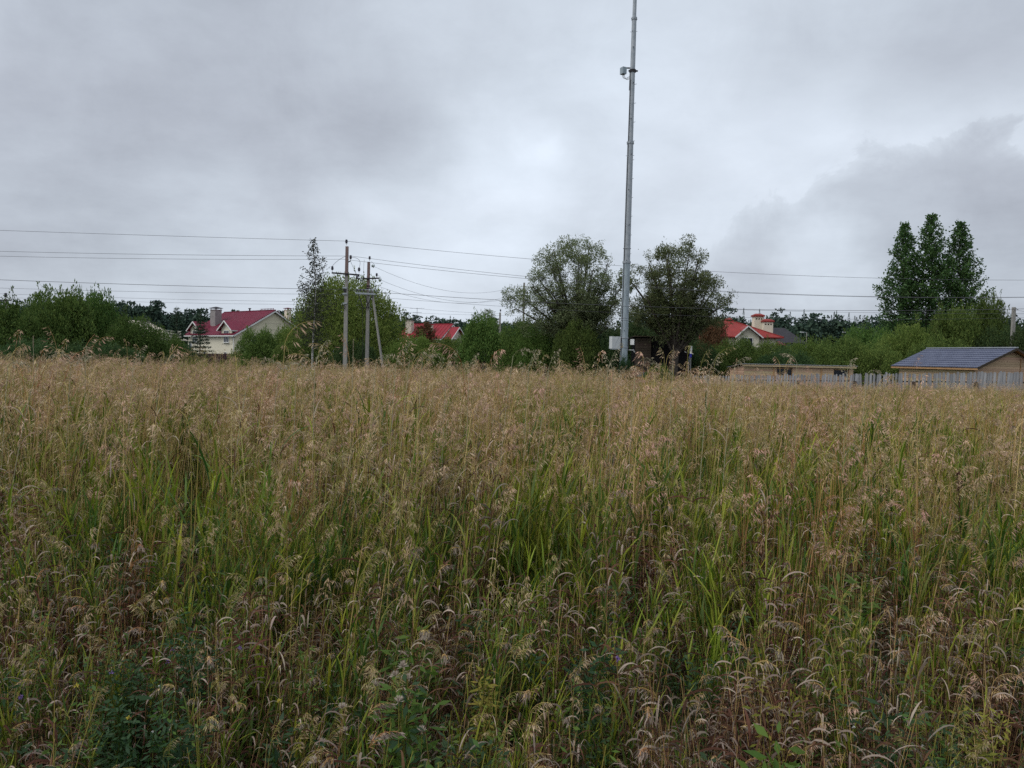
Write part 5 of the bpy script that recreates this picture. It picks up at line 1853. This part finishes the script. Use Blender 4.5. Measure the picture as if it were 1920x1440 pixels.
def scatter():
    rs = np.random.default_rng(77)
    P, I, S, RZ = [], [], [], []

    def band(y0, y1, dens, lod):
        w = 0.70 * max(y1, 0) + 3.0
        n = int(dens * 2 * w * (y1 - y0))
        x = rs.uniform(-w, w, n); y = rs.uniform(y0, y1, n)
        ok = np.abs(x) < 0.70 * np.maximum(y, 0) + 3.0
        fy = FA.y + (FB.y - FA.y) * (x - FA.x) / (FB.x - FA.x)
        ok &= ~((x > FA.x - 0.3) & (y > fy - 0.35))
        ok &= (x - mb_.x) ** 2 + (y - mb_.y) ** 2 > 0.12
        x, y = x[ok], y[ok]
        n = len(x)
        g1 = vnoise(x + 100, y + 50, 1.5, 1) * 0.6 + vnoise(x + 100, y + 50, 0.55, 2) * 0.4
        g2 = vnoise(x + 30, y + 80, 2.2, 3) * 0.6 + vnoise(x, y, 0.7, 4) * 0.4
        hgt = 0.80 + 0.36 * (vnoise(x + 10, y + 10, 4.0, 5) * 0.6 + vnoise(x, y, 1.1, 6) * 0.4)
        vt = vnoise(x + 7, y + 3, 0.9, 9)
        u = rs.random(n)
        gthr = np.clip((y - 3) / 12, 0, 1)
        for k in range(n):
            yy = y[k]
            far = min(max((yy - 3.6) / 3.0, 0.0), 1.0)         # headier grass farther out, leafier near the path
            if lod == 0:
                if yy < 4.6 and u[k] > 0.12 + 0.26 * max(yy - 2.2, 0):
                    v_ = rs.random()
                    c = rs.choice(HER0) if v_ < 0.12 else (rs.choice(GRE0) if v_ < 0.28 else rs.choice(RED0))
                elif g1[k] > 0.535 + 0.05 * (x[k] > 0.4):
                    c = rs.choice(GRE0) if u[k] < 0.75 else rs.choice(MID0)
                elif g2[k] < (0.46 if yy < 4.2 else 0.40):
                    c = rs.choice(RED0) if u[k] < 0.55 else (rs.choice(TAN0) if u[k] < 0.58 + 0.34 * far else rs.choice(MID0))
                elif g2[k] > 0.57:
                    c = rs.choice(OLI0) if u[k] < 0.6 - 0.2 * far else rs.choice(TAN0 if u[k] < 0.75 + 0.25 * far else MID0)
                else:
                    c = rs.choice(TAN0) if u[k] < 0.10 + 0.62 * far else rs.choice(MID0)
            else:
                if g1[k] > 0.59:
                    c = rs.choice(GRE1) if u[k] < 0.6 else rs.choice(MID1)
                elif g2[k] > 0.60:
                    c = rs.choice(OLI1) if u[k] < 0.4 else rs.choice(TAN1)
                else:
                    c = rs.choice(TAN1) if u[k] < 0.62 else rs.choice(MID1)
            s = hgt[k] * rs.uniform(0.80, 1.15) * float(np.interp(yy, (0, 1.8, 2.2, 2.6, 3.5, 5, 8, 15, 40), (0.45, 0.40, 0.46, 0.55, 0.73, 0.92, 0.92, 0.78, 0.68)))
            fx, fy_ = min(max((x[k] - 3) / 9, 0), 1), min(max((yy - 8) / 22, 0), 1)
            s *= (1 - 0.20 * fx * fy_ - 0.07 * min(max(x[k] / 4, 0), 1)) * (rs.uniform(0.74, 1.26) if yy > 4 else 1.0)
            if rs.random() < 0.05:
                s *= 1.22
            if yy < 1.95:
                s = min(s, max(0.10, (1.50 - 0.56 * max(yy, 0.0)) / 1.6)) if yy > 0.3 else (s * 2.3 if yy < -1.2 else s * 1.4)  # behind the camera the unseen grass is heightened to block light
                if x[k] ** 2 + yy ** 2 < 0.5:
                    continue
            P.append((x[k], yy, ground_z(x[k], yy) - 0.02)); I.append(int(c)); S.append(s); RZ.append(float(rs.normal(0.2, 1.1) + (3.1 if vt[k] > 0.62 else 0)))

    band(-3.5, 1.8, 22, 0)  # unseen grass around the camera, added to shade the near strip
    band(1.8, 3.2, 52, 0)
    band(3.2, 5.0, 30, 0)
    band(5.0, 9.0, 20, 0)
    band(9.0, 11.0, 15, 0)
    band(11.0, 24.0, 14, 1)
    band(24.0, 47.5, 10, 1)
    # taller stands that reach above the far edge
    for px, wpx, Y, cnt, sc_ in ((60, 110, 6.5, 26, 1.42), (230, 140, 7.5, 30, 1.34), (740, 70, 6.5, 26, 1.46), (1140, 40, 6.5, 12, 1.42), (1190, 20, 6.2, 6, 1.40),
                                 (500, 120, 8.0, 22, 1.28), (900, 130, 8.5, 24, 1.25), (1340, 60, 8.0, 10, 1.25)):
        for k in range(cnt):
            y = Y + rs.normal() * 0.7
            x = (px + rs.normal() * wpx * 0.6 - 960) / FPX * y
            P.append((x, y, -0.02)); I.append(int(rs.choice(MID0 if rs.random() < 0.75 else TAN0))); S.append(0.80 * sc_ * rs.uniform(0.80, 1.06)); RZ.append(rs.normal(0.2, 0.9))
    # rank green weeds along the far edge
    for k in range(900):
        y = rs.uniform(48.0, 54.0); x = rs.uniform(-42, 8)
        px = 960 + x / y * FPX
        P.append((x, y, ground_z(x, y))); I.append(int(rs.choice(GRE1))); S.append((1.75 if 340 < px < 455 else 1.35) * rs.uniform(0.7, 1.05)); RZ.append(rs.uniform(0, 6.283))
    # undergrowth in the near strip, where one can look down between the stems
    n = 1500
    for k in range(n):
        y = rs.uniform(1.3, 6.0); x = rs.uniform(-0.72 * y - 1.5, 0.72 * y + 1.5)
        c = rs.choice(LOW0) if rs.random() < 0.5 else (rs.choice(RED0) if rs.random() < 0.55 else rs.choice(HER0))
        P.append((x, y, -0.01)); I.append(int(c)); S.append(rs.uniform(0.4, 0.75) if c in RED0 else rs.uniform(0.7, 1.2)); RZ.append(rs.uniform(0, 6.283))
    return np.array(P, np.float32), np.array(I, np.int32), np.array(S, np.float32), np.array(RZ, np.float32)


SP_, SI_, SS_, SR_ = scatter()
me = bpy.data.meshes.new('meadow_grass')
me.vertices.add(len(SP_))
me.vertices.foreach_set('co', SP_.ravel())
for nm, ty, arr in (('shape', 'INT', SI_), ('size', 'FLOAT', SS_), ('turn', 'FLOAT', SR_)):
    at_ = me.attributes.new(nm, ty, 'POINT')
    at_.data.foreach_set('value', arr)
lr = np.random.default_rng(5)
lean = lr.normal(0, 0.06, (len(SP_), 2)) * np.where(lr.random((len(SP_), 1)) < 0.05, 4.0, 1.0) + np.array([0.0, 0.05])
lean = lean.astype(np.float32)
for nm, arr in (('lean_x', lean[:, 0]), ('lean_y', lean[:, 1])):
    at_ = me.attributes.new(nm, 'FLOAT', 'POINT')
    at_.data.foreach_set('value', np.ascontiguousarray(arr))
me.update()
MG = link('meadow_grass', me)
tag(MG, 'tall dry tan and green meadow grass filling the foreground', 'grass', kind='stuff')
ng = bpy.data.node_groups.new('scatter_grass', 'GeometryNodeTree')
ng.interface.new_socket('Geometry', in_out='INPUT', socket_type='NodeSocketGeometry')
ng.interface.new_socket('Geometry', in_out='OUTPUT', socket_type='NodeSocketGeometry')
gi, go_ = ng.nodes.new('NodeGroupInput'), ng.nodes.new('NodeGroupOutput')
ci = ng.nodes.new('GeometryNodeCollectionInfo')
ci.inputs['Collection'].default_value = lib
ci.inputs['Separate Children'].default_value = True
ci.inputs['Reset Children'].default_value = True
iop = ng.nodes.new('GeometryNodeInstanceOnPoints')
iop.inputs['Pick Instance'].default_value = True


def named(nm, ty):
    n = ng.nodes.new('GeometryNodeInputNamedAttribute')
    n.data_type = ty
    n.inputs['Name'].default_value = nm
    return n.outputs['Attribute']


cx = ng.nodes.new('ShaderNodeCombineXYZ')
ng.links.new(named('lean_x', 'FLOAT'), cx.inputs[0])
ng.links.new(named('lean_y', 'FLOAT'), cx.inputs[1])
ng.links.new(named('turn', 'FLOAT'), cx.inputs[2])
ng.links.new(gi.outputs[0], iop.inputs['Points'])
ng.links.new(ci.outputs[0], iop.inputs['Instance'])
ng.links.new(named('shape', 'INT'), iop.inputs['Instance Index'])
ng.links.new(cx.outputs[0], iop.inputs['Rotation'])
ng.links.new(named('size', 'FLOAT'), iop.inputs['Scale'])
ng.links.new(iop.outputs[0], go_.inputs[0])
md = MG.modifiers.new('scatter', 'NODES')
md.node_group = ng
print('grass instances', len(SP_))

# ------------------------------------------------------------------ single plants one can pick out
PLM = GM + [M['fluff'], M['purple'], M['yellow'], M['white_petal'], M['dock'], M['panicle_pale'], M['culm_pale']]
FL_, PU, YE, WH, DO, PP, CP = range(12, 19)
random.seed(99)


def stalk(label, px, Y, top, kind='brome', lean=0.0, L=0.17, az=0.0, nsp=32, mp=PP, mc=CP):
    """tall single grass stalk whose head reaches photograph row top"""
    b = on_ground(px, Y)
    head = at(px, top, Y)
    h = head.z - b.z
    base = Vector((b.x - lean * h, b.y, b.z))
    o = thing('grass_stalk', label, 'grass stalk', base, group='tall grass stalks above the meadow')
    nod = {'brome': 0.9, 'plume': 0.35, 'spike': 0.12, 'arch': 1.5}[kind]
    up = L * (0.95 - 0.35 * nod)
    m1 = MB()
    pts = []
    for k in range(8):
        t = k / 7
        pts.append(Vector((lean * h * t * t, 0.02 * math.sin(t * 3), (h - up) * t)))
    m1.tube(pts, [0.0030 - 0.0014 * k / 7 for k in range(8)], 4, mc, caps=False)
    m1.build('culm', PLM, o)
    m2 = MB()
    if kind == 'spike':
        for k in range(110):
            t = k / 110
            a = random.uniform(0, 6.283)
            p = pts[-1] + Vector((0, 0, L * t))
            d = Vector((math.cos(a) * 0.25, math.sin(a) * 0.25, 0.95)).normalized()
            s = d.cross(Vector((random.gauss(0, 1), random.gauss(0, 1), 0.1))).normalized()
            l = 0.014
            m2.face([p, p + d * l * 0.5 + s * 0.0028, p + d * l, p + d * l * 0.5 - s * 0.0028], mp)
    else:
        panicle(m2, pts[-1], az, L, nsp, 0.024, 0.007, mp, mc, nod, 0.55 if kind != 'plume' else 1.6)
        if kind == 'plume':
            panicle(m2, pts[-1] - Vector((0, 0, L * 0.5)), az + 3.0, L * 0.9, nsp // 2, 0.022, 0.006, mp, mc, nod, 1.8)
    m2.build('panicle', PLM, o)
    for k in range(3):
        m3 = MB()
        q = random.uniform(0.35, 0.8) * 7
        i = int(q)
        leaf_arc(m3, pts[i].lerp(pts[i + 1], q - i), random.uniform(0, 6.283), random.uniform(0.16, 0.26), 0.008, random.uniform(0.8, 1.2), random.uniform(1.0, 2.6), random.choice((DL, DL, BL)))
        m3.build('leaf', PLM, o)
    return o


for a in (
    ('arching pale grass head at the far left edge above the brown grass', 14, 5.0, 668, 'arch', 0.05, 0.17, 0.0),
    ('long plumed grass stalk leaning right near the left edge', 72, 4.6, 648, 'arch', 0.14, 0.22, 0.2),
    ('thin upright grass spike among the left stalks', 62, 5.6, 634, 'spike', 0.0, 0.08, 0.0),
    ('nodding grass stalk before the dark left thicket', 132, 5.5, 660, 'brome', 0.04, 0.16, 0.1),
    ('narrow pale grass stalk before the dark left thicket', 160, 6.0, 650, 'plume', 0.02, 0.15, 2.0),
    ('grass stalk with two-sided plume before the dark left thicket', 250, 6.0, 648, 'plume', 0.05, 0.19, 0.0),
    ('nodding grass stalk left of the small spruce', 300, 6.2, 658, 'brome', 0.05, 0.17, 0.0),
    ('pale feathered stalk arching right before the maroon fence', 470, 5.0, 660, 'arch', 0.10, 0.23, 0.1),
    ('shorter pale stalk right of the arching feathered one', 522, 5.6, 672, 'brome', 0.05, 0.16, 0.1),
    ('pale nodding stalk left of the birch foot', 556, 5.6, 665, 'plume', 0.02, 0.15, 0.6),
    ('tall upright pale stalk before the birch foot', 590, 5.0, 640, 'plume', 0.01, 0.22, 1.0),
    ('slender spike between the two concrete poles', 662, 6.0, 640, 'spike', 0.01, 0.09, 0.0),
    ('arching stalk just right of the braced pole', 705, 5.4, 655, 'arch', 0.04, 0.2, 0.1),
    ('highest of the stalk cluster right of the braced pole', 742, 5.2, 640, 'plume', 0.03, 0.2, 0.2),
    ('nodding stalk in the middle of the cluster right of the braced pole', 768, 5.4, 652, 'arch', 0.05, 0.2, 0.1),
    ('rightmost drooping stalk of the cluster right of the braced pole', 792, 5.8, 655, 'arch', 0.03, 0.19, 0.2),
    ('pale stalk below the red roofed small house', 838, 6.0, 655, 'plume', 0.02, 0.17, 0.4),
    ('stalk with short plume right of the small red roofed house', 880, 6.2, 662, 'plume', 0.01, 0.14, 0.0),
    ('bent over brown stalk below the far strutted pole', 962, 5.4, 645, 'arch', 0.06, 0.2, 0.0),
    ('leafy pale stalk below the distant crossarm pole', 992, 5.6, 655, 'plume', 0.02, 0.16, 0.5),
    ('pale stalk leaning right, left of the bright bush', 1030, 5.8, 655, 'plume', 0.06, 0.16, 0.0),
    ('bushy brown plume just left of the mast cabinet', 1140, 5.6, 645, 'plume', -0.03, 0.24, 0.4),
    ('second brown plume below the mast cabinet', 1152, 6.0, 665, 'plume', 0.03, 0.2, 2.6),
    ('yellowish drooping stalk right of the mast foot', 1192, 5.4, 662, 'arch', 0.02, 0.22, 0.3),
    ('straight pale spike before the olive willow trunk', 1262, 5.6, 652, 'spike', 0.005, 0.13, 0.0),
    ('forked pale stalk right of the marker sign', 1331, 5.4, 662, 'plume', 0.03, 0.17, 0.3),
    ('pale nodding stalk before the left end of the low shed', 1378, 5.6, 664, 'brome', 0.04, 0.15, 0.2),
    ('curled stalk above the low shed roof', 1495, 6.0, 658, 'brome', -0.01, 0.15, 3.0),
    ('short stalk above the right window of the low shed', 1590, 6.4, 672, 'plume', 0.0, 0.12, 0.0),
    ('stalk bending before the fence between the two sheds', 1628, 6.4, 688, 'arch', 0.03, 0.14, 0.0),
):
    stalk(*a)


def plant(name, label, px, py, Y, h, m, nst, lsize, lasp, step, spread, flower=None, nfl=0, fsize=0.012, group=None, droop=0.2, z0=None):
    """herb with its top near photograph point (px, py) at depth Y"""
    p = at(px, py, Y)
    b = Vector((p.x, p.y, 0.0))
    h = h or p.z
    o = thing(name, label, 'plant', b, group=group)
    mb = MB()
    herb_plant(mb, (0, 0, 0), h, m, nst, lsize, lasp, step, spread, droop)
    # split stems and leaves into two parts
    ms, ml = MB(), MB()
    for f, mi in zip(mb.f, mb.m):
        tgt = ml if mi == m and len(f) == 4 else ms
        tgt.face([mb.v[i] for i in f], mi)
    ms.build('stem', PLM, o); ml.build('foliage', PLM, o)
    for k in range(nfl):
        f = MB()
        c = Vector((random.gauss(0, 0.4 * spread * h), random.gauss(0, 0.4 * spread * h), h * random.uniform(0.72, 1.03)))
        for q in range(16 if flower != FL_ else 60):
            d = v3(unit(np.array([random.gauss(0, 1), random.gauss(0, 1), random.gauss(0.5, 1)])))
            s = d.cross(Vector((random.gauss(0, 1), random.gauss(0, 1), random.gauss(0, 1)))).normalized()
            wf = fsize * (0.22 if flower != FL_ else 0.09)
            if flower == FL_:
                d = (d + Vector((0, 0, 0.9))).normalized()
            f.face([c, c + d * fsize * 0.6 + s * wf, c + d * fsize * 1.2, c + d * fsize * 0.6 - s * wf], flower)
        f.tube([(c.x, c.y, c.z - 0.14), (c.x, c.y, c.z)], 0.0016, 3, CG, caps=False)
        f.build('flower', PLM, o)
    return o


for a in (
    ('clover_plant', 'dark blue green small leaved plant with violet flowers, bottom left', 250, 1210, 2.75, None, HE, 12, 0.022, 0.45, 0.016, 0.8, PU, 3, 0.009),
    ('clover_plant', 'dark small leaved plant in the bottom left, right of the violet flowered one', 370, 1190, 2.85, None, HE, 12, 0.022, 0.45, 0.016, 0.8, PU, 2, 0.009),
    ('clover_plant', 'lowest dark small leaved plant at the bottom left', 330, 1330, 2.35, None, HE, 12, 0.022, 0.45, 0.015, 0.9, WH, 3, 0.006),
    ('clover_plant', 'small leaved plant with yellow flowers at the bottom left', 235, 1300, 2.4, None, HE, 8, 0.022, 0.45, 0.016, 0.8, YE, 3, 0.009),
    ('leafy_herb', 'bright green leafy herb left of the bottom centre', 780, 1160, 2.9, None, HB, 6, 0.06, 0.3, 0.03, 0.45, None, 0),
    ('leafy_herb', 'second bright green herb just below the first, left of bottom centre', 765, 1290, 2.45, None, HB, 5, 0.055, 0.3, 0.03, 0.5, None, 0),
    ('thistle_plant', 'withered thistle with pale fluffy heads left of the bottom centre', 745, 1235, 2.55, None, HB, 4, 0.05, 0.3, 0.04, 0.4, FL_, 9, 0.018),
    ('thistle_plant', 'small withered plant with pale fluffy heads at the bottom edge', 630, 1385, 2.2, None, HE, 3, 0.04, 0.3, 0.04, 0.4, FL_, 4, 0.018),
    ('goldenrod_plant', 'yellow green bushy weed near the bottom centre', 905, 1225, 2.6, None, HY, 6, 0.03, 0.28, 0.02, 0.4, None, 0),
    ('goldenrod_plant', 'yellowing upright weed right of the bottom centre', 1460, 1270, 2.5, None, HY, 3, 0.032, 0.3, 0.022, 0.2, None, 0),
    ('goldenrod_plant', 'yellow leaved bushy weed in the bottom right corner', 1840, 1320, 2.45, None, HY, 8, 0.028, 0.3, 0.016, 0.6, None, 0),
    ('goldenrod_plant', 'orange yellow upright weed near the left edge', 75, 885, 4.6, None, HY, 2, 0.05, 0.22, 0.03, 0.12, None, 0),
    ('leafy_herb', 'bright green herb patch in the lower right field', 1600, 1085, 3.2, None, HB, 6, 0.06, 0.25, 0.03, 0.5, None, 0),
    ('leafy_herb', 'dark green herb with broad leaves at the bottom right', 1480, 1395, 2.2, None, HB, 5, 0.06, 0.35, 0.035, 0.6, None, 0),
    ('leafy_herb', 'green leafy herb left of the bottom right corner weed', 1690, 1330, 2.4, None, HE, 6, 0.055, 0.35, 0.03, 0.6, WH, 2, 0.006),
    ('leafy_herb', 'shaded green herb right of bottom centre', 1110, 1180, 2.85, None, HE, 6, 0.055, 0.3, 0.03, 0.5, PU, 1),
    ('leafy_herb', 'dark leafy herb at the middle of the bottom edge', 850, 1395, 2.2, None, HE, 6, 0.05, 0.35, 0.03, 0.6, None, 0),
):
    plant(*a)

# dark dock stalk in the right half
p = at(1797, 885, 4.8)
o = thing('dock_plant', 'dark red brown dock seed spike standing in the right of the field', 'plant', (p.x + 0.02, p.y, 0))
h = p.z
m1 = MB(); m1.tube([(0.03, 0, 0), (0.015, 0, h * 0.5), (-0.02, 0, h)], [0.005, 0.004, 0.002], 5, DO); m1.build('stem', PLM, o)
m2 = MB()
for k in range(420):
    t = random.random()
    z = h - 0.17 * t
    r = 0.022 * math.sin(math.pi * min(1, 0.12 + t * 0.75)) * (0.6 + 0.5 * math.sin(t * 40) ** 2)
    a = random.uniform(0, 6.283)
    c = Vector((-0.02 + 0.035 * t * 0.5 + r * math.cos(a), r * math.sin(a), z))
    d = v3(unit(rng.normal(size=3)))
    s = d.cross(v3(unit(rng.normal(size=3)))).normalized()
    l = 0.008
    m2.face([c, c + d * l * .5 + s * l * .4, c + d * l, c + d * l * .5 - s * l * .4], DO)
m2.build('seed_head', PLM, o)
